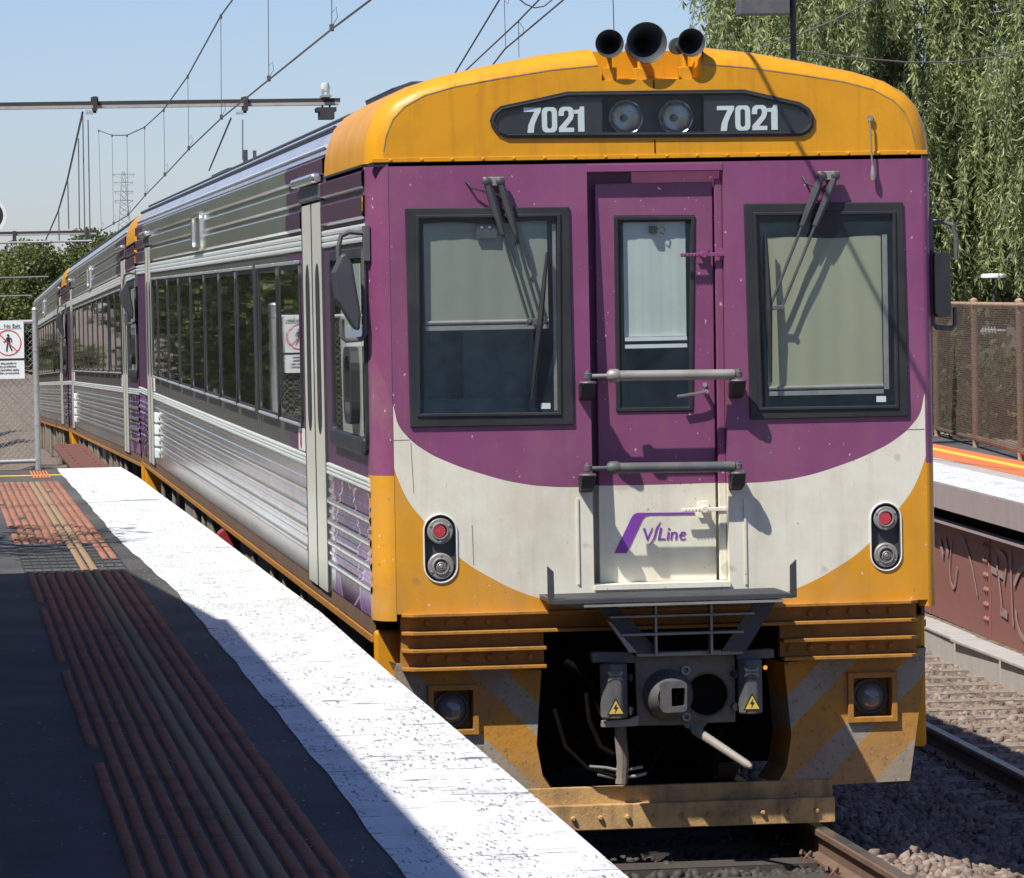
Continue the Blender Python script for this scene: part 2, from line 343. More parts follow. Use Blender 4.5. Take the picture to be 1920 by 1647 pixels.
# ------------------------------------------------------------------ mesh helpers
class MB:
    def __init__(s): s.v = []; s.f = []; s.m = []; s.mi = 0
    def add(s, vs, fs):
        o = len(s.v); s.v += [tuple(p) for p in vs]
        for f in fs: s.f.append(tuple(i + o for i in f)); s.m.append(s.mi)
    def box(s, x0, x1, y0, y1, z0, z1):
        s.add([(x0, y0, z0), (x1, y0, z0), (x1, y1, z0), (x0, y1, z0), (x0, y0, z1), (x1, y0, z1), (x1, y1, z1), (x0, y1, z1)],
              [(0, 3, 2, 1), (4, 5, 6, 7), (0, 1, 5, 4), (1, 2, 6, 5), (2, 3, 7, 6), (3, 0, 4, 7)])
        return s
    def cyl(s, p0, p1, r0, r1=None, n=12, caps=True):
        r1 = r0 if r1 is None else r1; p0 = Vector(p0); p1 = Vector(p1); d = (p1 - p0)
        if d.length < 1e-6: return s
        d.normalize(); a = d.orthogonal().normalized(); b = d.cross(a)
        vs = []
        for p, r in ((p0, r0), (p1, r1)):
            for i in range(n):
                t = 2 * math.pi * i / n; vs.append(p + (a * math.cos(t) + b * math.sin(t)) * r)
        fs = [(i, (i + 1) % n, n + (i + 1) % n, n + i) for i in range(n)]
        if caps: fs += [tuple(range(n - 1, -1, -1)), tuple(range(n, 2 * n))]
        s.add(vs, fs); return s
    def tube(s, path, r, n=8, caps=True):
        path = [Vector(p) for p in path]; vs = []; fs = []; a = None
        for i, p in enumerate(path):
            d = (path[min(i + 1, len(path) - 1)] - path[max(i - 1, 0)]).normalized()
            if a is None: a = d.orthogonal().normalized()
            a = (a - d * a.dot(d)).normalized(); b = d.cross(a); rr = r[i] if isinstance(r, (list, tuple)) else r
            for k in range(n):
                t = 2 * math.pi * k / n; vs.append(p + (a * math.cos(t) + b * math.sin(t)) * rr)
        for i in range(len(path) - 1):
            for k in range(n): fs.append((i * n + k, i * n + (k + 1) % n, (i + 1) * n + (k + 1) % n, (i + 1) * n + k))
        if caps: fs += [tuple(range(n - 1, -1, -1)), tuple(range((len(path) - 1) * n, len(path) * n))]
        s.add(vs, fs); return s
    def lathe(s, c, axis, prof, n=24):
        c = Vector(c); d = Vector(axis).normalized(); a = d.orthogonal().normalized(); b = d.cross(a); vs = []; fs = []
        for r, h in prof:
            for i in range(n):
                t = 2 * math.pi * i / n; vs.append(c + d * h + (a * math.cos(t) + b * math.sin(t)) * max(r, 1e-4))
        for j in range(len(prof) - 1):
            for i in range(n): fs.append((j * n + i, j * n + (i + 1) % n, (j + 1) * n + (i + 1) % n, (j + 1) * n + i))
        s.add(vs, fs); return s
    def plate(s, outer, holes=(), y0=0., y1=.01, back=True, shear=None):
        """slab in the x-z plane between y0 (camera side) and y1, with holes"""
        sh = shear or (lambda x, z: 0.0)
        loops = [list(outer)] + [list(h) for h in holes]
        polys = [[Vector((x, z, 0)) for x, z in l] for l in loops]
        tris = tessellate_polygon(polys); flat = [p for l in loops for p in l]; n = len(flat)
        vs = [(x, y0 + sh(x, z), z) for x, z in flat] + [(x, y1 + sh(x, z), z) for x, z in flat]
        def up(t):
            (ax, az), (bx, bz), (cx, cz) = [flat[i] for i in t]
            return (bx - ax) * (cz - az) - (bz - az) * (cx - ax) > 0
        fs = []
        for t in tris:
            t = tuple(t)
            if not up(t): t = t[::-1]
            fs.append(t)
            if back: fs.append(tuple(n + i for i in t[::-1]))
        o = 0
        for li, l in enumerate(loops):
            k = len(l); area = sum(l[i][0] * l[(i + 1) % k][1] - l[(i + 1) % k][0] * l[i][1] for i in range(k))
            ccw = area > 0
            if li: ccw = not ccw
            for i in range(k):
                a, b = o + i, o + (i + 1) % k
                fs.append((a, n + a, n + b, b) if ccw else (a, b, n + b, n + a))
            o += k
        s.add(vs, fs); return s
    def ext_y(s, prof, y0, y1, closed=True, caps=True):
        """profile of (x,z) swept from y0 to y1"""
        n = len(prof); vs = [(x, y0, z) for x, z in prof] + [(x, y1, z) for x, z in prof]
        rng = range(n) if closed else range(n - 1)
        fs = [(i, (i + 1) % n, n + (i + 1) % n, n + i) for i in rng]
        if caps and closed:
            tr = tessellate_polygon([[Vector((x, z, 0)) for x, z in prof]])
            fs += [tuple(t) for t in tr] + [tuple(n + i for i in t[::-1]) for t in tr]
        s.add(vs, fs); return s
    def ribbon(s, pts, w, y, th=.002):
        """flat pen stroke in the x-z plane"""
        pts = [Vector((p[0], p[1])) for p in pts]; L = []; Rr = []
        for i, p in enumerate(pts):
            d = (pts[min(i + 1, len(pts) - 1)] - pts[max(i - 1, 0)]).normalized(); nn = Vector((-d.y, d.x))
            ww = (w[i] if isinstance(w, (list, tuple)) else w) / 2
            L.append(p + nn * ww); Rr.append(p - nn * ww)
        s.plate([tuple(p) for p in L] + [tuple(p) for p in reversed(Rr)], y0=y, y1=y + th); return s
    def build(s, name, mats, parent=None, smooth=False, bev=0., ang=35):
        me = bpy.data.meshes.new(name); me.from_pydata(s.v, [], s.f)
        if not isinstance(mats, (list, tuple)): mats = [mats]
        for m in mats: me.materials.append(m)
        if len(mats) > 1: me.polygons.foreach_set('material_index', s.m)
        me.validate(); me.update()
        if smooth:
            me.polygons.foreach_set('use_smooth', [True] * len(me.polygons)); me.set_sharp_from_angle(angle=R(ang))
        o = bpy.data.objects.new(name, me); COL.objects.link(o)
        if parent is not None: o.parent = parent
        if bev:
            b = o.modifiers.new('bevel', 'BEVEL'); b.width = bev; b.segments = 2; b.limit_method = 'ANGLE'; b.angle_limit = R(40)
        return o
def fastmesh(name, V, Q, mat, parent=None):
    """numpy vertices and constant-size faces"""
    me = bpy.data.meshes.new(name); k = Q.shape[1]
    me.vertices.add(len(V)); me.vertices.foreach_set('co', V.astype(np.float32).ravel())
    me.loops.add(Q.size); me.loops.foreach_set('vertex_index', Q.astype(np.int32).ravel())
    me.polygons.add(len(Q)); me.polygons.foreach_set('loop_start', np.arange(0, Q.size, k, dtype=np.int32))
    me.update(calc_edges=True); me.materials.append(mat)
    o = bpy.data.objects.new(name, me); COL.objects.link(o)
    if parent is not None: o.parent = parent
    return o
def thing(name, label, cat, loc=(0, 0, 0), group=None):
    o = bpy.data.objects.new(name, None); COL.objects.link(o); o.location = loc; o.empty_display_size = .3
    o['label'] = label; o['category'] = cat
    if group: o['group'] = group
    return o
def tag(o, label, cat, group=None):
    o['label'] = label; o['category'] = cat
    if group: o['group'] = group
    return o
def struct(o, kind='structure'): o['kind'] = kind; return o
def circ(cx, cz, r, n=28, rz=None): return [(cx + r * math.cos(2 * math.pi * i / n), cz + (rz or r) * math.sin(2 * math.pi * i / n)) for i in range(n)]
def capsule(cx, z0, z1, r, n=14):
    """upright capsule outline; z0,z1 centres of the lower and upper arcs"""
    p = [(cx + r * math.cos(a), z1 + r * math.sin(a)) for a in [math.pi * i / n for i in range(n + 1)]]
    return p + [(cx + r * math.cos(a), z0 + r * math.sin(a)) for a in [math.pi + math.pi * i / n for i in range(n + 1)]]
def rrect(x0, x1, z0, z1, r, n=5):
    p = []
    for cx, cz, a0 in ((x1 - r, z1 - r, 0), (x0 + r, z1 - r, 90), (x0 + r, z0 + r, 180), (x1 - r, z0 + r, 270)):
        for i in range(n + 1):
            a = R(a0 + 90 * i / n); p.append((cx + r * math.cos(a), cz + r * math.sin(a)))
    return p
def inset(pts, d):
    c = len(pts); out = []
    area = sum(pts[i][0] * pts[(i + 1) % c][1] - pts[(i + 1) % c][0] * pts[i][1] for i in range(c))
    sg = 1 if area > 0 else -1
    for i in range(c):
        a = Vector(pts[i - 1]); b = Vector(pts[i]); e = Vector(pts[(i + 1) % c])
        d1 = (b - a).normalized(); d2 = (e - b).normalized()
        n1 = Vector((-d1.y, d1.x)) * sg; n2 = Vector((-d2.y, d2.x)) * sg; nn = (n1 + n2)
        nn = nn / max(nn.length_squared / 2, .3); out.append(tuple(b + nn * d))
    return out
def text(name, body, size, loc, mat, parent, align='LEFT', rot=(R(90), 0, 0), ext=.001):
    cu = bpy.data.curves.new(name, 'FONT'); cu.body = body; cu.size = size; cu.align_x = align; cu.extrude = ext; cu.resolution_u = 3
    tmp = bpy.data.objects.new(name, cu); COL.objects.link(tmp)
    dg = bpy.context.evaluated_depsgraph_get(); me = bpy.data.meshes.new_from_object(tmp.evaluated_get(dg))
    bpy.data.objects.remove(tmp); me.materials.clear(); me.materials.append(mat)
    o = bpy.data.objects.new(name, me); COL.objects.link(o); o.parent = parent; o.location = loc; o.rotation_euler = rot
    return o
ORD = ('first', 'second', 'third', 'fourth', 'fifth', 'sixth', 'seventh', 'eighth', 'ninth', 'tenth', 'eleventh', 'twelfth')
def kids(o): return [c for c in bpy.data.objects if c.parent == o]
def copy_tree(o, parent=None, skip=()):
    c = o.copy(); COL.objects.link(c); c.parent = parent
    for ch in kids(o):
        if ch.name.split('.')[0] not in skip: copy_tree(ch, c, skip)
    return c

# ------------------------------------------------------------------ leading railcar
CARL = 26.45
car = thing('railcar', 'leading purple, orange and white railcar numbered 7021, its cab front facing the viewer', 'train', group='railcars of the train')
ROOF = [(1.475, 3.61), (1.462, 3.66), (1.425, 3.735), (1.365, 3.80), (1.255, 3.862), (1.085, 3.918), (.81, 3.972), (.53, 4.012), (.28, 4.035), (0, 4.04)]
DOME = [(1.492, 3.479), (1.488, 3.563), (1.472, 3.647), (1.432, 3.742), (1.370, 3.810), (1.262, 3.874), (1.10, 3.925), (.84, 3.980), (.56, 4.032), (.30, 4.062)]
def side_pts(z0=1.12, z1=3.61):
    P = [(0, 1.12)]
    for zc in (1.27, 1.39, 1.51, 1.63):
        for a in range(7):
            t = math.pi * a / 6; P.append((.016 * math.sin(t), zc - .020 * math.cos(t)))
        P += [(0, zc + .046), (.007, zc + .052), (.007, zc + .066), (0, zc + .072)]
    P += [(0, 1.745), (.006, 1.75)] 
    P += [(.006, 1.775), (0, 1.78), (0, 3.185)]
    for a, b in ((3.20, 3.325), (3.355, 3.455), (3.49, 3.598)): P += [(0, a), (.020, a + .014), (.020, b - .014), (0, b)]
    P += [(0, 3.61)]
    return [(o, z) for o, z in P if z0 - 1e-6 <= z <= z1 + 1e-6]
def side_sheet(name, y0, y1, sx, mat, parent, z0=1.12, z1=3.61):
    mb = MB(); pts = [(sx * (1.48 + o), z) for o, z in side_pts(z0, z1)]
    mb.ext_y(pts, y0, y1, closed=False); return mb.build(name, mat, parent, smooth=True, ang=25)
segs = [(.14, 2.66), (4.12, 23.2), (24.45, CARL)]
side_sheet('side_panel', .14, 2.47, -1, M_steel, car, z1=3.47); side_sheet('side_panel', 2.47, 2.66, -1, M_steel, car)
for a, b in segs[1:]: side_sheet('side_panel', a, b, -1, M_steel, car)
for a, b in ((2.66, 4.12), (23.2, 24.45)): side_sheet('door_header_panel', a, b, -1, M_steel, car, z0=3.45)
side_sheet('side_panel', .14, 2.47, 1, M_steel, car, z1=3.47); side_sheet('side_panel', 2.47, CARL, 1, M_steel, car)
# reflective bands above and below the windows, three fine ridges each
for a, b in segs:
    mb = MB()
    for z0, z1 in ((1.782, 1.848), (3.076, 3.176)):
        n = 3; h = (z1 - z0) / n
        for i in range(n):
            za = z0 + i * h
            mb.ext_y([(-1.478, za), (-1.495, za + h * .15), (-1.497, za + h * .5), (-1.495, za + h * .85), (-1.478, za + h)], a + .02, b - .02)
    mb.build('reflective_band', M_band, car)
    mb = MB(); mb.box(-1.4835, -1.47, a + .01, b - .01, 1.852, 3.070)
    mb.build('window_band', M_bandp if b < 3 or a > 24 else M_bandw, car)
mb = MB(); mb.box(-1.486, -1.482, 4.16, 5.35, 1.853, 3.069); mb.build('violet_wrap', M_bandp, car)
# roof with long seams
mb = MB(); full = ROOF + [(-x, z) for x, z in reversed(ROOF[:-1])]
mb.ext_y(full, 2.45, CARL, closed=False)
roof = mb.build('roof', M_roof, car, smooth=True, ang=50)
for (x, z), r in (((1.468, 3.655), .011), ((1.418, 3.757), .016), ((1.335, 3.826), .012), ((1.17, 3.895), .012), ((.9, 3.958), .012)):
    mb = MB()
    for s in (-1, 1): mb.cyl((s * x, 2.5, z), (s * x, CARL, z), r, n=8)
    mb.build('seam', M_dark if r > .011 else M_band, roof, smooth=True)
mb = MB(); mb.box(-1.47, 1.47, CARL - .02, CARL, 1.12, 3.6); mb.build('end_wall', M_dark, car)
mb = MB(); mb.box(-1.47, 1.47, .2, CARL, 1.10, 1.118); mb.build('floor', M_shadeblk, car)
mb = MB(); mb.box(-.6, .6, CARL, CARL + .24, 1.2, 3.3); mb.build('gangway', M_black, car)
# roof equipment
mb = MB(); mb.ext_y([(-1.02, 3.92), (-1.04, 4.0), (-.93, 4.035), (.93, 4.035), (1.04, 4.0), (1.02, 3.92)], 2.9, 4.6)
for q in (-.72, -.68): mb.cyl((q, 2.88, 4.0), (q, 2.88, 4.05), .012)
mb.build('air_conditioning_unit', M_dark, car, bev=.01)
mb = MB(); mb.ext_y([(-.95, 3.93), (-.95, 4.02), (-.6, 4.07), (.6, 4.07), (.6, 3.95)], 19, 21.5)
mb.build('roof_pod', M_dark, car)
for b_ in ((-.9, -.86, 17.6, 17.66, 3.94, 4.14), (-.84, -.81, 17.2, 17.25, 3.94, 4.12)):
    mb = MB(); mb.box(*b_); mb.build('aerial', M_dark, car)

# passenger windows
wy = [(4.27, 5.88), (6.10, 7.76), (8.20, 9.95), (10.17, 11.92), (12.12, 13.88), (14.08, 15.86), (16.05, 17.80), (18.0, 19.76), (19.96, 21.7), (21.9, 22.85)]
def sheet_yz(mb, x0, x1, pts, holes=()):
    """slab in the y-z plane"""
    t = MB(); t.plate(pts, holes, y0=x0, y1=x1)
    mb.add([(p[1], p[0], p[2]) for p in t.v], t.f); return mb
for k, (a, b) in enumerate(wy):
    for s in (-1, 1):
        mb = MB(); o = rrect(a, b, 2.01, 3.005, .09); i = inset(o, .035)
        sheet_yz(mb, s * 1.502, s * 1.478, o, [i]); wn = mb.build('window', M_black, car, bev=.006)
        mb = MB(); sheet_yz(mb, s * 1.496, s * 1.484, inset(o, .03)); mb.build('pane', M_tint, wn)
        if s < 0:
            mb = MB(); mb.box(-1.522, -1.488, a + .05, b - .05, 3.0, 3.022); mb.build('drip_rail', M_galv, wn, bev=.004); mb = MB(); mb.cyl((-1.51, a + .06, 2.018), (-1.51, b - .06, 2.018), .011, n=8)
            mb.build('sill_bead', M_galv, wn)
mb = MB(); mb.box(-1.515, -1.484, 7.83, 7.95, 2.0, 3.03); mb.box(-1.51, -1.484, 8.03, 8.12, 2.0, 3.03); mb.build('window_post', M_black, car, bev=.008)
for y0 in (4.22, 22.95):
    mb = MB(); mb.box(-1.492, -1.484, y0, y0 + .42, 1.86, 1.995); st = mb.build('door_notice', M_sign, car)
    mb = MB(); sheet_yz(mb, -1.495, -1.491, circ(y0 + .22, 1.925, .055, rz=.055)); mb.build('red_disc', M_redp, st)
# raised vent fitting among the upper flutes
mb = MB(); sheet_yz(mb, -1.524, -1.48, rrect(14.0, 15.3, 3.2, 3.52, .08), [rrect(14.15, 15.1, 3.24, 3.48, .05)]); mb.build('vent_frame', M_plain, car, bev=.008)
mb = MB(); mb.box(-1.506, -1.48, 14.1, 15.2, 3.22, 3.5); mb.build('vent_cover', M_plain, car)
for i in range(4):
    mb = MB(); mb.box(-1.53, -1.485, 22.2, 22.42, 1.2 + i * .12, 1.30 + i * .12); mb.build('step_rung', M_band, car, bev=.01)

# side doors: two cream leaves, tall narrow panes
def side_door(y0, y1):
    ym = (y0 + y1) / 2
    mb = MB(); mb.box(-1.462, -1.44, y0, y1, 1.1, 3.46); fr = mb.build('side_door', M_dark, car)
    for a, b in ((y0 + .05, ym - .03), (ym + .03, y1 - .05)):
        if a > ym: mb = MB(); mb.box(-1.4935, -1.46, ym - .03, ym + .03, 1.1, 3.34); mb.build('door_seal', M_black, fr)
        mb = MB(); slot = rrect((a + b) / 2 - .14, (a + b) / 2 + .14, 2.0, 2.99, .13)
        sheet_yz(mb, -1.492, -1.46, rrect(a, b, 1.09, 3.345, .03), [slot]); mb.build('leaf', M_cream, fr, bev=.008)
        mb = MB(); sheet_yz(mb, -1.4935, -1.486, inset(slot, -.004)); mb.build('pane', M_black, fr, bev=.003)
        mb = MB(); sheet_yz(mb, -1.4945, -1.493, inset(slot, .02)); mb.build('glass', M_black, fr)
    mb = MB(); mb.box(-1.505, -1.46, y0 - .01, y1 + .01, 3.36, 3.45); mb.build('door_rail', M_grey, fr, bev=.01)
    mb = MB(); mb.box(-1.55, -1.47, y0 + .02, y1 + .1, 3.455, 3.51); mb.build('rain_hood', M_plain, fr, bev=.02)
    for yy in (y0 + .025, y1 - .025):
        mb = MB(); mb.box(-1.4935, -1.46, yy - .025, yy + .025, 1.1, 3.45); mb.build('jamb', M_dark, fr)
side_door(2.68, 4.10); side_door(23.2, 24.45)

# cab side window, handle and mirror
for s in (-1, 1):
    mb = MB(); o = rrect(.14, 2.15, 1.985, 3.05, .1); i = inset(o, .05)
    sheet_yz(mb, s * 1.502, s * 1.478, o, [i]); wn = mb.build('cab_side_window', M_black, car, bev=.006)
    mb = MB(); sheet_yz(mb, s * 1.490, s * 1.4845, inset(o, .045)); mb.build('pane', M_tint, wn)
    if s < 0:
        mb = MB(); sheet_yz(mb, -1.4925, -1.490, [(.42, 2.06), (1.55, 2.06), (1.62, 2.62), (1.40, 2.97), (.42, 2.97)]); mb.build('blind', paint('pale curtain', (.42, .47, .43), .35, amt=.3, dirt=(.3, .34, .3), coat=.6), wn)
        mb = MB(); mb.box(-1.52, -1.484, .2, 2.1, 1.965, 2.06); mb.build('sill', M_black, wn, bev=.02)
        mb = MB(); sheet_yz(mb, -1.54, -1.49, rrect(.52, .98, 2.12, 2.53, .12), [rrect(.60, .90, 2.17, 2.48, .09)]); h = mb.build('grab_handle', M_black, wn, bev=.01)
        mb = MB(); mb.box(-1.515, -1.492, .62, .88, 2.18, 2.47); mb.build('grip', M_cream, h, bev=.01)
def mirror(s):
    x = s * 1.48
    mb = MB(); o = 1.57
    P = [(s * 1.46, .12, 3.12), (s * o, .12, 3.13), (s * 1.615, .10, 3.11), (s * 1.63, .10, 3.05), (s * 1.63, .10, 2.93)]
    mb = MB(); mb.tube(P, .013, n=8); mb.tube([(s * 1.50, .1, 3.04), (s * 1.50, .1, 2.60), (s * 1.52, .1, 2.575), (s * 1.60, .1, 2.57), (s * 1.62, .1, 2.59), (s * 1.62, .1, 2.68)], .014, n=8)
    mb.box(s * 1.47, s * 1.50, .06, .16, 2.98, 3.16)
    mr = mb.build('side_mirror', M_grey, car, smooth=True)
    mb = MB(); t = MB()
    pts = F2([(640, 478), (650, 474), (662, 496), (678, 590), (676, 620), (666, 619), (652, 596), (630, 560), (624, 512)], .0)
    cx = -1.565 if s < 0 else 1.66
    mx = sum(p[0] for p in pts) / len(pts)
    pts = pts if s < 0 else rrect(1.50, 1.58, 2.63, 2.97, .03)
    mb.plate(pts, y0=.02, y1=.13); mb.build('housing', M_dark if s < 0 else M_black, mr, bev=.018)
    return mr
mirror(-1); mirror(1)

# ---- cab front
fx0, fx1 = f2(1106, 650)[0], f2(1361, 650)[0]                # door recess
zt, zb = f2(1225, 307)[1], f2(1240, 1096)[1]
LW_o = F2([(759, 391), (1067, 388), (1076, 797), (769, 802)]); LW_i = F2([(783, 408), (1046, 405), (1048, 775), (786, 778)])
RW_o = F2([(1394, 382), (1692, 379), (1704, 781), (1406, 787)]); RW_i = F2([(1415, 403), (1674, 400), (1680, 762), (1427, 766)])
lamps = []
for cxp, ya, yb, rp in ((826, 996, 1062, 30), (1661, 972, 1041, 28.5)):
    (cx, z1), (_, z0) = f2(cxp, ya), f2(cxp, yb); cx = (f2(cxp, ya)[0] + f2(cxp, yb)[0]) / 2
    lamps.append((cx, z0, z1, rp / 365.2))
BX = .027
plate_out = [(BX - 1.40, 1.15), (BX + 1.40, 1.15), (BX + 1.40, 3.478), (BX - 1.40, 3.478)]
holes = [inset(LW_o, .02)[::-1], inset(RW_o, .02)[::-1], [(fx0, zb), (fx0, zt), (fx1, zt), (fx1, zb)]]
for cx, z0, z1, r in lamps: holes.append(capsule(cx, z0, z1, r))
mb = MB(); mb.plate(plate_out, holes, 0, .035)
front = mb.build('cab_front', M_face, car)
mb = MB(); mb.box(-1.45, 1.45, .6, .62, 1.2, 3.45); mb.build('cab_back_wall', M_cab, car); mb = MB(); mb.box(-1.44, 1.44, .04, .6, 1.155, 1.17); mb.build('cab_floor', M_shadeblk, car)
mb = MB()
for a_, b_ in (((738, 826), (768, 825)), ((1690, 806), (1733, 805)), ((885, 985), (888, 1060)), ((770, 830), (776, 925))):
    p, q = f2(*a_), f2(*b_); mb = MB(); mb.ribbon([p, q], .003, -.0012, .001); mb.build('panel_seam', M_bog, front)
# corner pillars, rounded in plan
for s in (-1, 1):
    prof = [(BX + s * 1.402, -.001)]
    for a in range(0, 91, 10): prof.append((BX * (1 - a / 90) + s * (1.402 + .082 * math.sin(R(a))), .14 - .141 * math.cos(R(a))))
    prof += [(s * 1.484, .24), (s * 1.39, .24), (s * 1.39, .036)]
    t = MB(); t.plate([(p[0], p[1]) for p in prof], y0=1.115, y1=3.478)
    mb = MB(); mb.add([(p[0], p[2], p[1]) for p in t.v], t.f); mb.build('corner_pillar', M_face, car, smooth=True, ang=30)
# window frames, glass and blinds
def windscreen(o, i, blind, bz, rail_dark):
    mb = MB(); mb.plate(o, [i[::-1]], -.014, .03); w_ = mb.build('windscreen', M_black, car, bev=.005)
    mb = MB(); mb.plate(inset(i, -.012), [inset(i, .006)[::-1]], -.022, .01); mb.build('glazing_seal', M_black, w_, bev=.004)
    mb = MB(); a = inset(i, -.005); mb.add([(x, -.004, z) for x, z in a], [(0, 3, 2, 1)]); mb.build('glass', M_glass, w_)
    bx0, bx1, z1, z0 = blind
    # cloth with shallow folds
    mb = MB(); nx = 24; vs = []; fs = []
    for j in range(2):
        for k in range(nx + 1):
            x = bx0 + (bx1 - bx0) * k / nx; vs.append((x, .030 + .0012 * math.sin(k * 1.3) + .0018 * math.sin(k * .5 + 1), (z1 + .006 * math.sin(k * .35) if j else z0)))
    for k in range(nx): fs.append((k, k + 1, nx + 2 + k, nx + 1 + k))
    mb.add(vs, fs); bl = mb.build('sun_blind', bz, w_, smooth=True)
    mb = MB(); mb.cyl((bx0, .028, z0 - .005), (bx1, .028, z0 - .005), .011); mb.box(bx0, bx1, .02, .04, z0 - .045, z0 - .022); mb.build('blind_bar', M_greyl, bl)
    return w_
a = F2([(795, 420), (1030, 600)]); wl = windscreen(LW_o, LW_i, (a[0][0], a[1][0], a[0][1], a[1][1]), M_blindg, 0)
a = F2([(1438, 447), (1658, 722)]); wr = windscreen(RW_o, RW_i, (a[0][0], a[1][0], a[0][1], a[1][1]), M_blind, 1)
mb = MB(); mb.plate(F2([(1655, 440), (1664, 440), (1668, 730), (1659, 730)]), y0=.012, y1=.02); mb.build('blind_guide', M_greyl, wr)
mb = MB(); mb.plate(F2([(1036, 420), (1042, 420), (1046, 770), (1040, 770)]), y0=.012, y1=.02); mb.build('blind_guide', M_greyl, wl)
mb = MB(); mb.plate(F2([(893, 421), (932, 421), (932, 447), (893, 447)]), y0=.004, y1=.02); cm = mb.build('camera_unit', M_dark, wl)
mb = MB()
for q in (903, 918): mb.lathe(fp(q, 427, .004), (0, -1, 0), [(0, 0), (.008, 0), (.008, .004), (0, .006)], 10)
mb.build('camera_lens', M_chrome, cm)
for q, w_ in (((1014, 756, 1032, 767), wl), ((1643, 743, 1661, 754), wr)):
    mb = MB(); mb.plate(F2([(q[0], q[1]), (q[2], q[1]), (q[2], q[3]), (q[0], q[3])], .0), y0=-.0035, y1=-.002); mb.build('sticker', M_sign, w_)
# cab interior silhouettes: seat and desk behind the left screen
mb = MB(); mb.box(-1.2, -.5, .35, .5, 1.9, 2.25); mb.box(-.95, -.6, .45, .55, 2.2, 2.7); mb.box(-1.05, -.5, .3, .42, 2.05, 2.13); mb.box(-.62, -.58, .3, .34, 2.1, 2.75); mb.build('driver_desk', M_cab, car)
# door recess and door leaf
dsh = lambda x, z: .052 + (3.40 - z) * .034
mb = MB(); mb.plate([(fx0 - .03, zb - .01), (fx1 + .03, zb - .01), (fx1 + .03, zt + .01), (fx0 - .03, zt + .01)], [F2([(1140, 395), (1140, 780), (1315, 780), (1310, 395)])[::1]], .0, .01, shear=lambda x, z: dsh(x, z) + .09)
rec = mb.build('door_recess', M_face, car)
for x in (fx0, fx1):
    mb = MB(); mb.box(x - .012, x + .0, .036, .16, zb, zt) if x == fx0 else mb.box(x, x + .012, .036, .16, zb, zt); mb.build('reveal', M_face, rec)
dx0, dx1 = f2(1120, 700, .08)[0], f2(1340, 700, .08)[0]; dz1, dz0 = f2(1225, 343, .05)[1], f2(1240, 1091, .12)[1]
gw = F2([(1150, 406), (1302, 405), (1300, 771), (1156, 773)], .08)
mb = MB(); mb.plate([(dx0, dz0), (dx1, dz0), (dx1, dz1), (dx0, dz1)], [gw[::1]], .0, .02, shear=dsh)
door = mb.build('gangway_door', M_face, car, bev=.004)
mb = MB(); mb.plate(gw, [inset(gw, .022)[::-1]], -.008, .015, shear=dsh); mb.build('window_rubber', M_black, door, bev=.004)
mb = MB(); mb.add([(x, dsh(x, z) + .002, z) for x, z in inset(gw, .01)], [(0, 3, 2, 1)]); mb.build('door_glass', M_glass, door)
a = F2([(1168, 425), (1288, 630)], .1)
mb = MB(); nx = 20; vs = []; fs = []
for j in range(2):
    for k in range(nx + 1):
        x = a[0][0] + (a[1][0] - a[0][0]) * k / nx; vs.append((x, (.094 if j else .118) + .0018 * math.sin(k * .55 + j * 1.2) + .0008 * math.sin(k * 2.1), a[1][1] if j == 0 else a[0][1] + .02))
for k in range(nx): fs.append((k, k + 1, nx + 2 + k, nx + 1 + k))
mb.add(vs, fs); cu = mb.build('door_curtain', paint('pale curtain cloth', (.48, .54, .49), .9, amt=.35, dirt=(.33, .37, .34), scale=4), door, smooth=True)
mb = MB(); mb.box(a[0][0], a[1][0], .10, .115, a[1][1] - .022, a[1][1] - .002); mb.box(a[0][0], a[1][0], .10, .115, a[1][1] - .06, a[1][1] - .04); mb.build('curtain_rail', M_band, cu)
mb = MB(); mb.plate(F2([(1217, 424), (1230, 424), (1230, 438), (1217, 438)], .09), y0=.06, y1=.09); mb.tube([fp(1231, 430, .07), fp(1240, 425, .07), fp(1247, 430, .07), fp(1244, 440, .07), fp(1238, 436, .07)], .003, 6); mb.build('webcam', M_black, door)
# door header bar, frame lip, jamb and sill
mb = MB(); mb.box(fx0, fx1, -.004, .05, f2(1225, 322)[1], zt); mb.build('door_header', M_purp, car, bev=.004)
mb = MB(); x_ = f2(1345, 650, .05)[0]
mb.plate([(dx1 + .006, zb + .01), (fx1, zb + .01), (fx1, f2(1350, 335)[1]), (dx1 + .006, f2(1350, 335)[1])], (), .0, .02, shear=lambda x, z: dsh(x, z) * (.55)); mb.build('door_jamb', M_face, car, bev=.006)
for px_, ya in ((1082, 935), (1396, 935)):
    p0, p1 = f2(px_, ya), f2(px_ + 4, 1096); mb = MB(); mb.box(p0[0] - .006, p0[0] + .006, -.008, 0.002, p1[1], p0[1]); mb.build('weather_strip', M_whitep, car)
mb = MB(); mb.box(fx0, fx1, -.02, .14, zb - .02, zb + .006); mb.build('threshold', M_whitep, car)
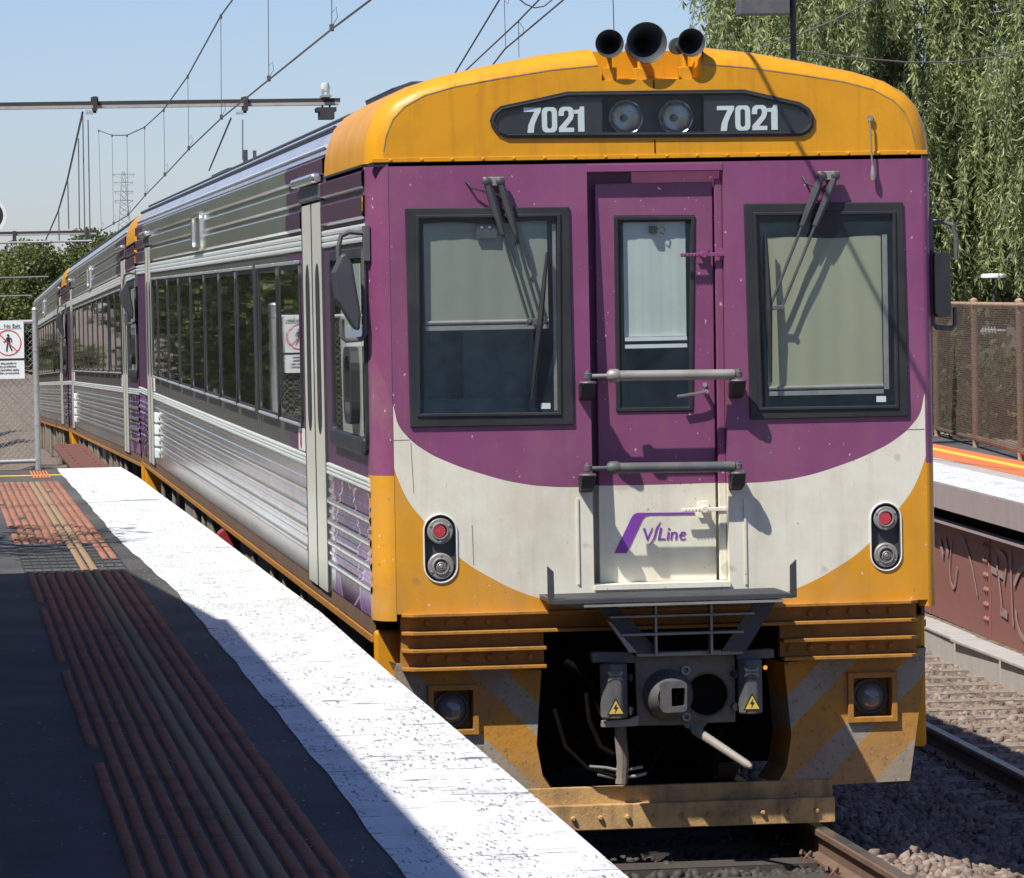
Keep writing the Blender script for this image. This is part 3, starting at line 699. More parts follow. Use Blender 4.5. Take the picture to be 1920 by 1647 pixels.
# latches on the door
def latch(px, py, mat):
    p = fp(px, py, .05); x, z = p.x, p.z; y = dsh(x, z)
    mb = MB(); mb.plate(rrect(x - .03, x + .03, z - .045, z + .04, .012), y0=y - .012, y1=y); l = mb.build('door_latch', mat, door, bev=.003)
    mb = MB(); yy = y - .05
    mb.cyl((x, y - .01, z), (x, yy - .012, z), .018, n=16)
    mb.box(x - .125, x + .115, yy - .008, yy + .004, z - .010, z + .010)
    for k in range(5): mb.box(x - .11 + k * .018, x - .10 + k * .018, yy - .013, yy - .007, z - .008, z + .008)
    mb.build('lever', mat, l, bev=.003)
    mb = MB(); mb.box(x + .085, x + .135, y - .045, y, z - .03, z + .03)
    for dz in (-.025, .025): mb.lathe((x + .11, y - .045, z + dz * .8), (0, -1, 0), [(.006, 0), (.006, .004), (0, .005)], 8)
    mb.build('keeper', mat, l, bev=.003)
latch(1318, 478, M_purp); latch(1322, 956, M_whitep)
mb = MB(); p = fp(1327, 735, .0); y = dsh(p.x, p.z)
mb.cyl((p.x, y, p.z), (p.x, y - .045, p.z), .012); mb.tube([(p.x, y - .045, p.z), (p.x - .06, y - .05, p.z - .01), (p.x - .155, y - .05, p.z - .022)], .009, 8)
mb.cyl((p.x, y, p.z + .035), (p.x, y - .008, p.z + .035), .012); mb.build('door_handle', M_chrome, door, smooth=True)
# logo on the door
def dlog(px, py): q = f2(px, py, .10); return q
lg = MB()
yl = dsh(0, 1.45) - .004
lshear = lambda x, z: dsh(x, z) - .0035
o = [(1153, 1038), (1176, 1038), (1205, 974), (1210, 968), (1218, 966), (1303, 965), (1303, 961), (1196, 962), (1190, 964), (1185, 970)]
lg.plate([dlog(*q) for q in o], y0=0, y1=.002, shear=lshear)
lo = lg.build('logo_band', M_logo, door)
lg = MB()
def stroke(pts, w):
    pts = [Vector(dlog(*p)) for p in pts]; L = []; Q = []
    for i, p in enumerate(pts):
        d = (pts[min(i + 1, len(pts) - 1)] - pts[max(i - 1, 0)]).normalized(); nn = Vector((-d.y, d.x)); ww = w[i] / 610
        L.append(tuple(p + nn * ww)); Q.append(tuple(p - nn * ww))
    lg.plate(L + Q[::-1], y0=0, y1=.002, shear=lshear)
stroke([(1208, 991), (1215, 1013)], [4.2, 2.6]); stroke([(1214, 1013), (1224, 990)], [2.6, 1.4])
stroke([(1239, 979), (1232, 991), (1228, 1008), (1219, 1023)], [.6, 3, 3, .6])
stroke([(1240, 990), (1236, 1013)], [3.4, 3.0]); stroke([(1235, 1011.5), (1249, 1011)], [2.4, 1.8])
stroke([(1254.5, 998), (1252.5, 1012.5)], [3.1, 3.1]); stroke([(1255.5, 990.5), (1255, 994)], [3.2, 3.2])
stroke([(1261, 998), (1259, 1012.5)], [3.1, 3.1]); stroke([(1260.5, 1001), (1265, 998.3), (1269, 999.5), (1269.5, 1003), (1268, 1012.2)], [1.5, 2, 2.8, 3, 3.0])
stroke([(1275.5, 1005.5), (1284, 1003.5), (1286, 1000), (1283, 997.8), (1278.5, 999.5), (1275.5, 1005), (1277, 1010.5), (1282, 1012), (1287, 1010)], [1.4, 1.4, 2, 1.9, 2.4, 3, 2.6, 2, 1.2])
lg.build('logo_lettering', M_logo, door)
# marker and tail lamps
for cx, z0, z1, r in lamps:
    mb = MB(); o = capsule(cx, z0, z1, r + .007); mb.plate(o, [capsule(cx, z0, z1, r)[::-1]], -.008, .004); lp = mb.build('lamp_cluster', M_sign, car, bev=.002)
    mb = MB(); mb.plate(capsule(cx, z0, z1, r - .004), y0=.030, y1=.036); mb.plate(capsule(cx, z0, z1, r + .002), [capsule(cx, z0, z1, r - .005)[::-1]], .002, .036); mb.build('backing', M_dark, lp)
    for zc, red in ((z1, 1), (z0, 0)):
        mb = MB(); rr = r - .014
        mb.lathe((cx, .030, zc), (0, -1, 0), [(rr, 0), (rr, .028), (rr - .006, .034), (.046, .034), (.042, .042), (.037, .042), (.035, .03)], 32)
        for k in range(3):
            a = R(90 + 120 * k + (60 if red else 0)); mb.lathe((cx + .055 * math.cos(a), -.004, zc + .055 * math.sin(a)), (0, -1, 0), [(.007, 0), (.007, .004), (0, .006)], 8)
        bz = mb.build('bezel', M_greyl, lp, smooth=True, ang=40)
        if red:
            mb = MB(); mb.lathe((cx - .004, .002, zc), (0, -1, 0), [(.034, 0), (.032, .006), (0, .010)], 24); mb.build('red_lens', M_redlens, lp)
            mb = MB()
            for rad, n in ((.028, 20), (.021, 14), (.014, 9), (.007, 5), (0, 1)):
                for k in range(n):
                    a = 2 * math.pi * k / n; mb.lathe((cx - .004 + rad * math.cos(a), -.006, zc + rad * math.sin(a)), (0, -1, 0), [(.0019, 0), (.0019, .002), (0, .003)], 6)
            mb.build('diodes', M_red, lp)
        else:
            mb = MB(); mb.lathe((cx, .004, zc), (0, -1, 0), [(.04, 0), (.036, .006), (.034, .002), (.028, .010), (.026, .006), (.018, .014), (.016, .009), (.008, .016), (0, .016)], 28); mb.build('clear_lens', M_greyl, lp, smooth=True, ang=20)
# orange dome above the cab
def inner(p, d):
    """outline drawn in towards the cab centre"""
    c = Vector((0, 3.35)); q = Vector(p); v = c - q; v.x *= .75
    return tuple(q + v.normalized() * d)
NX0, NX1 = f2(1128, 150)[0], f2(1315, 148)[0]; NZ = f2(1220, 150)[1]
rings = []
for y, d in ((.0, .095), (.012, .062), (.045, .03), (.09, .008), (.14, 0), (2.45, 0)):
    rings.append((y, d))
dm = MB(); npt = len(DOME)
rr_ = []
for y, d in rings:
    L = [(-x, z) for x, z in DOME]; L = [L[0]] + L[1:]
    pr = [inner(p, d) if d else p for p in L]; pr[0] = (pr[0][0], 3.479)
    rr_.append((y, pr))
for s in (1, -1):
    vs = [(s * x, y, z) for y, pr in rr_ for x, z in pr]; fs = []
    for j in range(len(rings) - 1):
        for i in range(npt - 1):
            q = (j * npt + i, j * npt + i + 1, (j + 1) * npt + i + 1, (j + 1) * npt + i); fs.append(q if s < 0 else q[::-1])
    dm.add(vs, fs)
# top between the halves, behind the horn recess
hx = DOME[-1][0]
dm.add([(-hx, .42, 4.062), (hx, .42, 4.062), (hx, 2.45, 4.062), (-hx, 2.45, 4.062)], [(0, 1, 2, 3)])
dm.add([(-hx, .42, 4.062), (hx, .42, 4.062), (hx, .42, 3.87), (-hx, .42, 3.87)], [(0, 3, 2, 1)])
dm.add([(-hx, -.0, NZ), (hx, -.0, NZ), (hx, .42, NZ + .03), (-hx, .42, NZ + .03)], [(0, 1, 2, 3)])
pin = rr_[0][1]
fpz = [(x, z) for x, z in pin]
for s in (-1, 1):
    e = pin[-1]; nx_ = NX0 if s < 0 else NX1
    dm.add([(s * abs(e[0]), 0, e[1]), (nx_, 0, NZ), (nx_, .42, NZ + .03), (s * hx, .42, 4.062), (s * hx, .14, 4.062)], [(0, 1, 2, 3, 4) if s < 0 else (4, 3, 2, 1, 0)])
dome = dm.build('roof_dome', M_yel, car, smooth=True, ang=50)
NB_o = F2([(950, 260), (932, 252), (921, 238), (918, 226), (924, 211), (938, 199), (1000, 186), (1063, 172), (1395, 168), (1500, 192), (1517, 203), (1526, 218), (1526, 236), (1517, 249), (1502, 256), (1300, 258)])
outl = [(x, z) for x, z in fpz] + [(NX0, NZ), (NX1, NZ)] + [(-x, z) for x, z in reversed(fpz)]
mb = MB(); mb.plate(outl, [inset(NB_o, .008)], 0, .02); mb.build('dome_panel', M_yel, dome)
mb = MB()
for s in (-1, 1): mb.ribbon([(s * abs(x), z - .004) for x, z in fpz[1:]], .005, -.0012, .001)
mb.build('dome_seam', M_bog, dome)
mb = MB(); mb.box(-1.455, 1.46, -.006, .02, 3.483, 3.505)
for k in range(18):
    mb.lathe((-1.36 + k * .16, -.006, 3.494), (0, -1, 0), [(.009, 0), (.008, .004), (0, .006)], 8)
mb.build('rivet_strip', M_yel, dome, bev=.002)
mb = MB(); xs = f2(1228, 280)[0]; mb.box(xs - .003, xs + .003, -.002, .001, 3.51, f2(1228, 262)[1]); mb.box(xs - .003, xs + .003, -.002, .001, f2(1228, 166)[1], NZ); mb.build('panel_joint', M_shadeblk, dome)
mb = MB(); mb.box(-1.47, 1.48, .0, .03, 3.462, 3.483); mb.box(-1.495, -1.47, .14, 2.46, 3.468, 3.480); mb.build('dome_gasket', M_black, dome)
# destination window
mb = MB(); mb.plate(NB_o, [inset(NB_o, .028)[::-1]], -.012, .02); nb = mb.build('number_window', M_black, car, bev=.004)
mb = MB(); mb.plate(inset(NB_o, .012), [inset(NB_o, .022)[::-1]], -.018, .0); mb.build('window_bead', M_black, nb, bev=.003)
ins = inset(NB_o, .02)
mb = MB(); mb.add([(x, -.0075, z) for x, z in ins], [tuple(range(len(ins)))]); mb.build('glass', M_lens, nb)
xa, xb = f2(1129, 220)[0], f2(1320, 220)[0]
zl, zh = min(p[1] for p in ins), max(p[1] for p in ins)
def clipx(poly, a, b):
    for lim, sg in ((a, 1), (b, -1)):
        out = []
        for i in range(len(poly)):
            p, q = poly[i - 1], poly[i]; ip, iq = sg * (p[0] - lim) >= 0, sg * (q[0] - lim) >= 0
            if ip != iq: t_ = (lim - p[0]) / (q[0] - p[0]); out.append((lim, p[1] + (q[1] - p[1]) * t_))
            if iq: out.append(q)
        poly = out
    return poly
mb = MB(); pl_ = [p for p in ins if p[0] < xa]; mb.plate(clipx(ins, -9, xa), y0=-.001, y1=.01); mb.plate(clipx(ins, xb, 9), y0=-.001, y1=.01); mb.build('number_board', M_ink, nb)
mb = MB(); mb.box(xa - .01, xb + .01, .17, .18, zl - .02, zh + .02); mb.build('lamp_box', M_grey, nb)
for px_ in (1174, 1268):
    c = fp(px_, 220, .06)
    mb = MB(); mb.lathe((c.x, .065, c.z), (0, -1, 0), [(.02, -.09), (.05, -.07), (.075, -.03), (.083, .0), (.088, .004), (.092, .0), (.09, -.02)], 32); h = mb.build('headlamp', M_chrome, nb, smooth=True)
    mb = MB(); mb.lathe((c.x, .062, c.z), (0, -1, 0), [(.084, 0), (.05, .015), (0, .022)], 28); mb.build('lamp_cover', M_lens, h, smooth=True)
    mb = MB(); mb.lathe((c.x, .12, c.z - .005), (0, -1, 0), [(.012, 0), (.016, .03), (.0, .045)], 12); mb.build('bulb', M_greyl, h, smooth=True)
# running numbers
def digit(ch, x, z, w_, h, y, par):
    """bold condensed figures"""
    mb = MB(); X = lambda a: x + a * w_; Z = lambda b: z + b * h
    t = .30
    if ch == '7': polys = [([(0, 1), (1, 1), (1, .86), (.80, .62), (.62, .32), (.56, 0), (.20, 0), (.26, .30), (.45, .60), (.62, .83), (0, .83)], [])]
    elif ch == '0':
        oo = [(X(a) - x, Z(b) - z) for a, b in []]
        o_ = [(.0, .2), (.06, .07), (.22, 0), (.78, 0), (.94, .07), (1, .2), (1, .8), (.94, .93), (.78, 1), (.22, 1), (.06, .93), (0, .8)]
        i_ = [(.34, .22), (.42, .15), (.58, .15), (.66, .22), (.66, .78), (.58, .85), (.42, .85), (.34, .78)]
        polys = [(o_, [i_])]
    elif ch == '2': polys = [([(0, 0), (1, 0), (1, .17), (.46, .17), (.92, .50), (1, .66), (1, .80), (.93, .93), (.76, 1), (.26, 1), (.07, .93), (0, .80), (0, .64), (.34, .64), (.34, .78), (.42, .85), (.58, .85), (.66, .78), (.66, .66), (.58, .56), (0, .17)], [])]
    else: polys = [([(.30, 0), (.72, 0), (.72, 1), (.46, 1), (.38, .88), (.0, .86), (.0, .72), (.30, .72)], [])]
    for o_, hs in polys: mb.plate([(X(a), Z(b)) for a, b in o_], [[(X(a), Z(b)) for a, b in i_][::-1] for i_ in hs], y, y + .003)
    return mb.build('number_figure', M_num, par)
for x0p, y0p, sx in ((981, 250, 1), (1343, 246.5, 1)):
    wd = [29.5, 29, 29, 25]; xx = x0p
    for ch, a, wpx in zip('7021', (0, 34, 65.5, 93), (33, 29, 29, 29)):
        p = f2(xx + a, y0p - a * .023, .028); digit(ch, p[0], p[1], wpx / 365, 47.5 / 365, -.0045, nb)
# horns
for px_, py_, ro, L, yaw in ((1143, 82, 27, .30, -.25), (1213, 80, 39, .42, 0), (1297, 80, 27, .30, .12)):
    c = fp(px_, py_, -.06); r = ro / 364; a = Vector((yaw * .5, -1, 0)).normalized()
    mb = MB(); mb.lathe((c.x, c.y, c.z), a, [(r * .98, 0), (r, -.008), (r * .72, -.07), (r * .45, -.16), (r * .30, -L * .8), (r * .30, -L), (.001, -L)], 36)
    mb.lathe((c.x, c.y, c.z), a, [(r * .98, 0), (r * .93, -.004), (r * .66, -.07), (r * .40, -.15), (r * .2, -L * .7), (.001, -L * .75)], 36)
    h = mb.build('horn', M_dark, car, smooth=True)
    mb = MB(); b0 = c - a * (L * .55); mb.box(b0.x - .035, b0.x + .035, b0.y - .03, b0.y + .04, NZ, NZ + .07); mb.cyl((b0.x, b0.y, b0.z - r * .35), (b0.x, b0.y, NZ), .015); mb.build('bracket', M_yel, h, bev=.004)
    mb = MB(); b0 = c - a * (L + .0); mb.lathe(b0, a, [(.001, -.05), (.045, -.05), (.045, 0), (.001, 0)], 16); mb.build('diaphragm', M_dark, h, smooth=True)
# aerial rod
mb = MB(); mb.tube([fp(1631, 222, -.005), fp(1631, 226, -.03), fp(1635, 300, -.03), fp(1636, 312, -.03)], .005, 8); mb.tube([fp(1636, 310, -.03), fp(1637, 325, -.03), fp(1637, 338, -.03)], [.006, .014, .012], 10)
mb.box(fp(1631, 222).x - .012, fp(1631, 222).x + .012, -.02, 0, fp(1631, 222).z - .015, fp(1631, 222).z + .015); mb.build('lever_rod', M_greyl, car, smooth=True)
# wipers
def wiper(piv, ends, blade, hose):
    Y = -.05
    mb = MB(); a, b = fp(*piv[0], Y), fp(*piv[1], Y)
    mb.box(a.x - .02, b.x + .02, Y - .005, Y + .02, min(a.z, b.z) - .022, max(a.z, b.z) + .024)
    mb.cyl((a.x + .03, Y, a.z), (a.x + .03, .0, a.z), .018)
    w_ = mb.build('wiper', M_greyl, car, bev=.004)
    for i, (p, e) in enumerate(zip(piv, ends)):
        P = fp(*p, Y); E = fp(*e, -.04); mb = MB()
        mb.lathe((P.x, Y + .02, P.z), (0, -1, 0), [(.024, 0), (.024, .03), (.012, .038), (0, .038)], 16)
        m_ = P + (E - P) * .38; m2 = P + (E - P) * .40
        mb.tube([P, P + (E - P) * .12, m_], [.016, .025, .015], 6); mb.tube([m2 - (E - P) * .02, E], [.0085, .007], 6)
        for q in (.52, .64): c_ = P + (E - P) * q; mb.cyl(c_ - (E - P) * .008, c_ + (E - P) * .008, .008)
        mb.build('wiper_arm', M_dark, w_, smooth=True)
    E0, E1 = fp(*ends[0], -.04), fp(*ends[1], -.04)
    mb = MB(); mb.box(min(E0.x, E1.x) - .012, max(E0.x, E1.x) + .012, -.047, -.036, min(E0.z, E1.z) - .012, max(E0.z, E1.z) + .012)
    mb.cyl(E0, E0 + Vector((0, -.012, 0)), .014); mb.cyl(E1, E1 + Vector((0, -.012, 0)), .014); mb.build('link', M_grey, w_, bev=.003)
    B0, B1 = fp(*blade[0], -.035), fp(*blade[1], -.035); mid = (B0 + B1) / 2; mid.y = -.045
    mb = MB(); mb.tube([B0, mid, B1], [.007, .018, .006], 6); mb.tube([B0 + Vector((0, .012, 0)), B1 + Vector((0, .012, 0))], .004, 4); mb.build('blade', M_black, w_)
    mb = MB(); mb.tube([fp(*q, y_) for q, y_ in hose], .0055, 6); mb.build('washer_hose', M_black, w_, smooth=True)
wiper([(913, 341), (938, 341)], [(992, 602), (1016, 606)], [(1026, 473), (997, 748)], [((872, 339), -.005), ((884, 352), -.03), ((905, 358), -.045), ((935, 366), -.055), ((962, 400), -.055), ((970, 440), -.06), ((966, 462), -.05)])
wiper([(1541, 330), (1566, 330)], [(1443, 578), (1466, 577)], [(1436, 443), (1446, 718)], [((1505, 331), -.005), ((1512, 344), -.03), ((1530, 352), -.045), ((1548, 358), -.05), ((1546, 380), -.05)])
# gangway bars
def gbar(y_px, mat):
    Y = -.10; L = fp(1102, y_px + 2, Y); Q = fp(1384, y_px - 2, Y)
    mb = MB(); mb.cyl(L + Vector((.16, 0, -.004 + .003)), Q - Vector((.02, 0, 0)), .0275, n=20)
    mb.tube([L + Vector((.10, 0, 0)), L + Vector((.115, 0, 0)), L + Vector((.15, 0, 0)), L + Vector((.165, 0, 0))], [.02, .034, .036, .03], 16)
    mb.cyl(L, L + Vector((.11, 0, 0)), .012); mb.cyl(Q - Vector((.03, 0, 0)), Q, .014)
    bar = mb.build('gangway_bar', mat, car, smooth=True, ang=40)
    for P in (L, Q):
        mb = MB(); P = P + Vector((.0, 0, -.012))
        mb.lathe((P.x, P.y, P.z + .03), (0, 0, -1), [(0, -.012), (.012, -.01), (.014, .0), (.022, .004), (.022, .03), (.012, .034)], 16)
        mb.lathe((P.x, P.y, P.z - .012), (0, 0, -1), [(0, 0), (.042, .002), (.047, .010), (.042, .016), (.0, .016)], 24)
        mb.build('pin', M_grey, bar, smooth=True, ang=40)
        mb = MB(); z1 = P.z - .032
        prof = [(P.y - .038, z1 + .004), (0.0, z1 + .004), (0.0, z1 - .085), (P.y + .01, z1 - .06)]
        t = MB(); t.plate(prof, y0=P.x - .036, y1=P.x + .036); mb.add([(p[1], p[0], p[2]) for p in t.v], t.f); mb.build('bracket', M_black, bar, bev=.006)
gbar(704, M_greyl); gbar(877, M_grey)

# ---- anticlimber, valance, step, coupler
XL, XR = -1.35, 1.375
lips = [1.142, 1.048, .957, .862]
xo0, xo1 = f2(1024, 1300)[0], f2(1468, 1300)[0]              # opening for the coupler
def lip(z, x0, x1, cut0, cut1):
    mb = MB(); P = [(x0, .06), (x0, .0), (x0 + (.05 if cut0 else 0), -.055), (x1 - (.05 if cut1 else 0), -.055), (x1, .0), (x1, .06)]
    t = MB(); t.plate([(a, b) for a, b in P], y0=z - .008, y1=z + .010); mb.add([(p[0], p[2], p[1]) for p in t.v], t.f)
    return mb
mb = MB(); mb.box(XL, XR, .055, .12, lips[1], 1.15)
anti = mb.build('anticlimber', M_rust, car)
for z in lips[:2]: lip(z, XL, XR, 1, 1).build('lip', M_rust, anti, bev=.003)
for x0, x1 in ((XL, xo0), (xo1, XR)):
    mb = MB(); mb.box(x0, x1, .058, .12, lips[3], lips[1]); w_ = mb.build('end_block', M_rust, anti)
    for z in lips[2:]: lip(z, x0, x1, x0 == XL, x1 == XR).build('lip', M_rust, w_, bev=.003)
    for zc, n in (((lips[0] + lips[1]) / 2, 5), ((lips[2] + lips[3]) / 2, 6)):
        for k in range(n):
            x = x0 + .14 + k * .107 if x0 == XL else x1 - .14 - k * .107
            mb = MB(); mb.lathe((x, .058, zc), (0, -1, 0), [(.023, 0), (.023, .006), (.014, .007), (.014, .018), (0, .02)], 8); mb.build('bolt', M_rust, w_)
lx, rx = f2(848, 1332)[0], f2(1635, 1307)[0]; lz = f2(1640, 1309)[1]
def val(sgn):
    s = 1 if sgn > 0 else -1; c = BX
    pts = F2([(1470, 1243), (1736, 1215), (1733, 1262), (1706, 1464), (1480, 1476), (1432, 1482), (1462, 1462), (1475, 1440), (1484, 1380), (1476, 1300)], .08)
    cx, cz = f2(1636, 1308, .08)[0], f2(1636, 1308, .08)[1]
    sq = [(cx - .105, cz - .10), (cx + .10, cz - .10), (cx + .10, cz + .105), (cx - .105, cz + .105)]
    M_ = lambda l: [(2 * c - x, z) for x, z in l] if s < 0 else l
    mb = MB(); mb.plate(M_(pts), [M_(sq)], .08, .10)
    v = mb.build('valance', M_val, car)
    mb = MB(); mb.plate(M_([(cx - .135, cz - .13), (cx + .13, cz - .13), (cx + .13, cz + .135), (cx - .135, cz + .135)]), [M_(sq)], .055, .085); fr = mb.build('lamp_surround', M_rust, v, bev=.004)
    mb = MB(); mb.plate(M_([(cx - .12, cz - .115), (cx + .115, cz - .115), (cx + .115, cz + .12), (cx - .12, cz + .12)]), [M_([(cx - .104, cz - .1), (cx + .1, cz - .1), (cx + .1, cz + .104), (cx - .104, cz + .104)])], .10, .19)
    mb.box(*sorted([M_([(cx - .11, 0)])[0][0], M_([(cx + .11, 0)])[0][0]]), .19, .2, cz - .11, cz + .11); mb.build('lamp_box', M_rust, v)
    X = M_([(cx, 0)])[0][0]
    mb = MB(); mb.lathe((X, .17, cz), (0, -1, 0), [(.095, 0), (.095, .03), (.08, .035), (.078, .03), (.001, .0)], 28); mb.build('lamp_rim', M_grey, v, smooth=True)
    mb = MB(); mb.lathe((X, .135, cz), (0, -1, 0), [(.077, 0), (.06, .03), (.035, .045), (0, .05)], 28); mb.build('lamp_lens', paint('frosted lens', (.14, .15, .155), .15, amt=.4, dirt=(.15, .14, .12), coat=1), v, smooth=True)
    # inner cheek and outer return
    ip = F2([(1470, 1243), (1476, 1300), (1484, 1380), (1475, 1440), (1455, 1470)], .08); ip = M_(ip); mb = MB()
    for a, b in zip(ip[:-1], ip[1:]): mb.add([(a[0], .08, a[1]), (b[0], .08, b[1]), (b[0] - s * .03, .45, b[1]), (a[0] - s * .03, .45, a[1])], [(0, 1, 2, 3)])
    mb.build('valance_cheek', M_val, v); mb = MB()
    op = F2([(1736, 1215), (1733, 1262), (1706, 1464)], .08); op = M_(op)
    for a, b in zip(op[:-1], op[1:]): mb.add([(a[0], .08, a[1]), (b[0], .08, b[1]), (b[0], .5, b[1]), (a[0] + s * .05, .5, a[1])], [(0, 1, 2, 3)])
    mb.build('valance_return', M_val, v)
val(1); val(-1)
mb = MB(); mb.plate(F2([(938, 1302), (995, 1272), (1000, 1330), (985, 1345), (975, 1330)], .07), y0=.074, y1=.078); 
mb = MB(); mb.box(-1.36, -1.30, .13, .45, .55, .86); mb.build('corner_bracket', M_rust, car, bev=.02)
mb = MB(); mb.tube([(-1.30, .0, 1.12), (-1.46, .5, 1.0), (-1.47, 1.3, .98)], .03, 6)
for s in (-1, 1):
    # skirt running back under the side
    for y0, y1 in ((.3, 2.35), (2.4, 24.2), (24.25, CARL)):
        mb = MB(); mb.box(*sorted((s * 1.455, s * 1.475)), y0, y1, 1.032, 1.119); sk = mb.build('sill', M_sill, car)
        mb = MB(); mb.box(*sorted((s * 1.44, s * 1.482)), y0, y1, .985, 1.024); mb.build('sill_strip', M_sylw, sk, bev=.004)
    for y0 in (.26, 25.9):
        mb = MB(); mb.box(*sorted((s * 1.30, s * 1.468)), y0, y0 + .06, .35, 1.05); mb.build('step_bracket', M_yel, car, bev=.02)
# pilot beam
b0 = f2(1568, 1480, -.03)[0]
mb = MB(); mb.box(2 * BX - b0, b0, -.02, .02, .115, .215); mb.box(2 * BX - b0, b0, -.075, -.02, .115, .127)
mb.box(2 * BX - b0 + .02, b0 - .0, -.085, -.07, -.005, .127); mb.box(2 * BX - b0 + .02, b0, -.08, .12, -.005, .005)
mb.v = [(a, b + .09, c) for a, b, c in mb.v]; pb = mb.build('pilot_beam', M_beam, car, bev=.006)
for k in range(12):
    x = 2 * BX - b0 + .1 + k * (2 * b0 - 2 * BX - .2) / 11; mb = MB(); mb.lathe((x, .005, .06), (0, -1, 0), [(.014, 0), (.014, .012), (.008, .02), (0, .02)], 10); mb.build('stud', M_beam, pb, smooth=True)
mb = MB()
for s in (-1, 1): mb.tube([(BX + s * .70, .25, .2), (BX + s * .78, .3, .5), (BX + s * .8, .4, .9)], .03, 6)
mb.box(-1.3, 1.3, 1.2, 1.3, .2, 1.1); mb.build('buffing_frame', M_shadeblk, car)
# dark equipment inside the opening
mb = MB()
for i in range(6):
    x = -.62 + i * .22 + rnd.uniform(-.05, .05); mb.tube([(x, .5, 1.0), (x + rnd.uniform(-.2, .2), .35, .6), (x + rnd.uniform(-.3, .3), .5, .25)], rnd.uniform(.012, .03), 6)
mb.box(-.5, -.2, .5, .8, .75, .95); mb.box(.35, .6, .55, .8, .5, .9); mb.box(-.6, .65, .9, 1.0, .3, .5); mb.build('drawgear', M_shadeblk, car, smooth=True)
# step plate
YS = -.50
s0, s1 = f2(1036, 1118, YS)[0], f2(1487, 1110, YS)[0]; zs = f2(1260, 1120, YS)[1]
mb = MB(); mb.box(s0, s1, YS, .0, zs - .022, zs)
for k in range(40): mb.box(s0 + .02, s1 - .02, YS + .01 + k * .011, YS + .014 + k * .011, zs, zs + .003)
step = mb.build('step_plate', M_dark, car, bev=.004)
for x, sg in ((s0, 1), (s1, -1)):
    mb = MB(); t = MB(); mb.plate([(x - sg * .022, zs - .02), (x + sg * .012, zs - .02), (x + sg * .010, zs + .145), (x - sg * .022, zs + .175)], y0=YS + .01, y1=YS + .03); mb.build('side_lug', M_dark, step, bev=.002)
mb = MB(); mb.box(s0 + .16, s1 - .05, YS - .005, YS + .03, zs - .04, zs - .028); mb.build('under_rail', M_greyl, step)
YG = -.33
mb = MB()
for (a, b) in (((1142, 1157), (1413, 1150)), ((1164, 1190), (1393, 1185))):
    p, q = fp(*a, YG), fp(*b, YG); mb.box(p.x, q.x, YG - .03, YG + .05, (p.z + q.z) / 2 - .006, (p.z + q.z) / 2 + .007)
for x_ in (1228, 1332):
    p, q = fp(x_, 1125, YG), fp(x_, 1228, YG); mb.add([(p.x - .007, YG - .02, p.z), (p.x + .007, YG - .02, p.z), (p.x + .007, YG + .05, p.z), (p.x - .007, YG + .05, p.z), (p.x - .007, YG - .02, q.z), (p.x + .007, YG - .02, q.z), (p.x + .007, YG + .05, q.z), (p.x - .007, YG + .05, q.z)],
           [(0, 1, 2, 3), (7, 6, 5, 4), (0, 4, 5, 1), (1, 5, 6, 2), (2, 6, 7, 3), (3, 7, 4, 0)])
gr = mb.build('step_grille', M_greyl, step, bev=.003)
for q in ([(1110, 1128), (1150, 1128), (1240, 1226), (1192, 1226)], [(1420, 1120), (1460, 1120), (1398, 1222), (1352, 1222)]):
    mb = MB(); mb.plate(F2(q, YG + .05), y0=YG + .05, y1=YG + .058); mb.build('step_stay', M_dark, step)
mb = MB(); q = F2([(1138, 1164), (1146, 1168), (1194, 1224), (1180, 1224)], YG - .01); mb.plate(q, y0=YG - .02, y1=YG + .05); mb.build('step_stay', M_greyl, step, bev=.003)
# coupler
YC = -.22
cpl = thing('coupler', '', ''); cpl.parent = car
for k in ('label', 'category'): del cpl[k]
def cpp(pts, y0, y1, name, mat, holes=(), bev=.004, par=cpl):
    mb = MB(); mb.plate(F2(pts, YC), [h for h in holes], y0, y1); return mb.build(name, mat, par, bev=bev)
hole = [f2(1326 + 40 * math.cos(a), 1303 + 41 * math.sin(a), YC) for a in [2 * math.pi * i / 28 for i in range(28)]]
cpp([(1190, 1230), (1378, 1223), (1379, 1354), (1326, 1356), (1318, 1368), (1300, 1372), (1280, 1360), (1196, 1361)], YC, YC + .03, 'coupler_face', M_coup, [hole])
mb = MB(); c = fp(1326, 1303, YC)
mb.lathe(c, (0, -1, 0), [(.104, -.12), (.108, 0), (.113, .006), (.118, 0)], 30); mb.lathe(c, (0, -1, 0), [(.108, -.2), (.0, -.2)], 30); mb.build('funnel', M_coup, cpl, smooth=True)
mb = MB(); mb.box(c.x - .26, c.x + .1, YC + .22, YC + .9, c.z - .12, c.z + .12); mb.box(c.x - .32, c.x + .12, YC + .03, YC + .05, c.z - .15, c.z + .17); mb.build('shank', M_shadeblk, cpl)
c2 = fp(1252, 1303, YC)
mb = MB(); mb.lathe(c2, (0, -1, 0), [(.134, 0), (.128, .03), (.10, .10), (.075, .15)], 30)
mb.plate([(c2.x - .045 + q[0], c2.z + q[1]) for q in rrect(-.02, .115, -.075, .085, .025)], [[(c2.x + .03 + q[0], c2.z + q[1]) for q in rrect(-.04, .03, -.045, .05, .008)]], YC - .185, YC - .10)
mb.build('cone', M_grey, cpl, smooth=True, ang=35)
mb = MB(); mb.box(c2.x - .02, c2.x + .06, YC - .11, YC - .10, c2.z - .06, c2.z + .06); mb.cyl((c2.x + .02, YC - .13, c2.z - .05), (c2.x + .02, YC - .13, c2.z + .02), .015); mb.build('hook_recess', M_shadeblk, cpl)
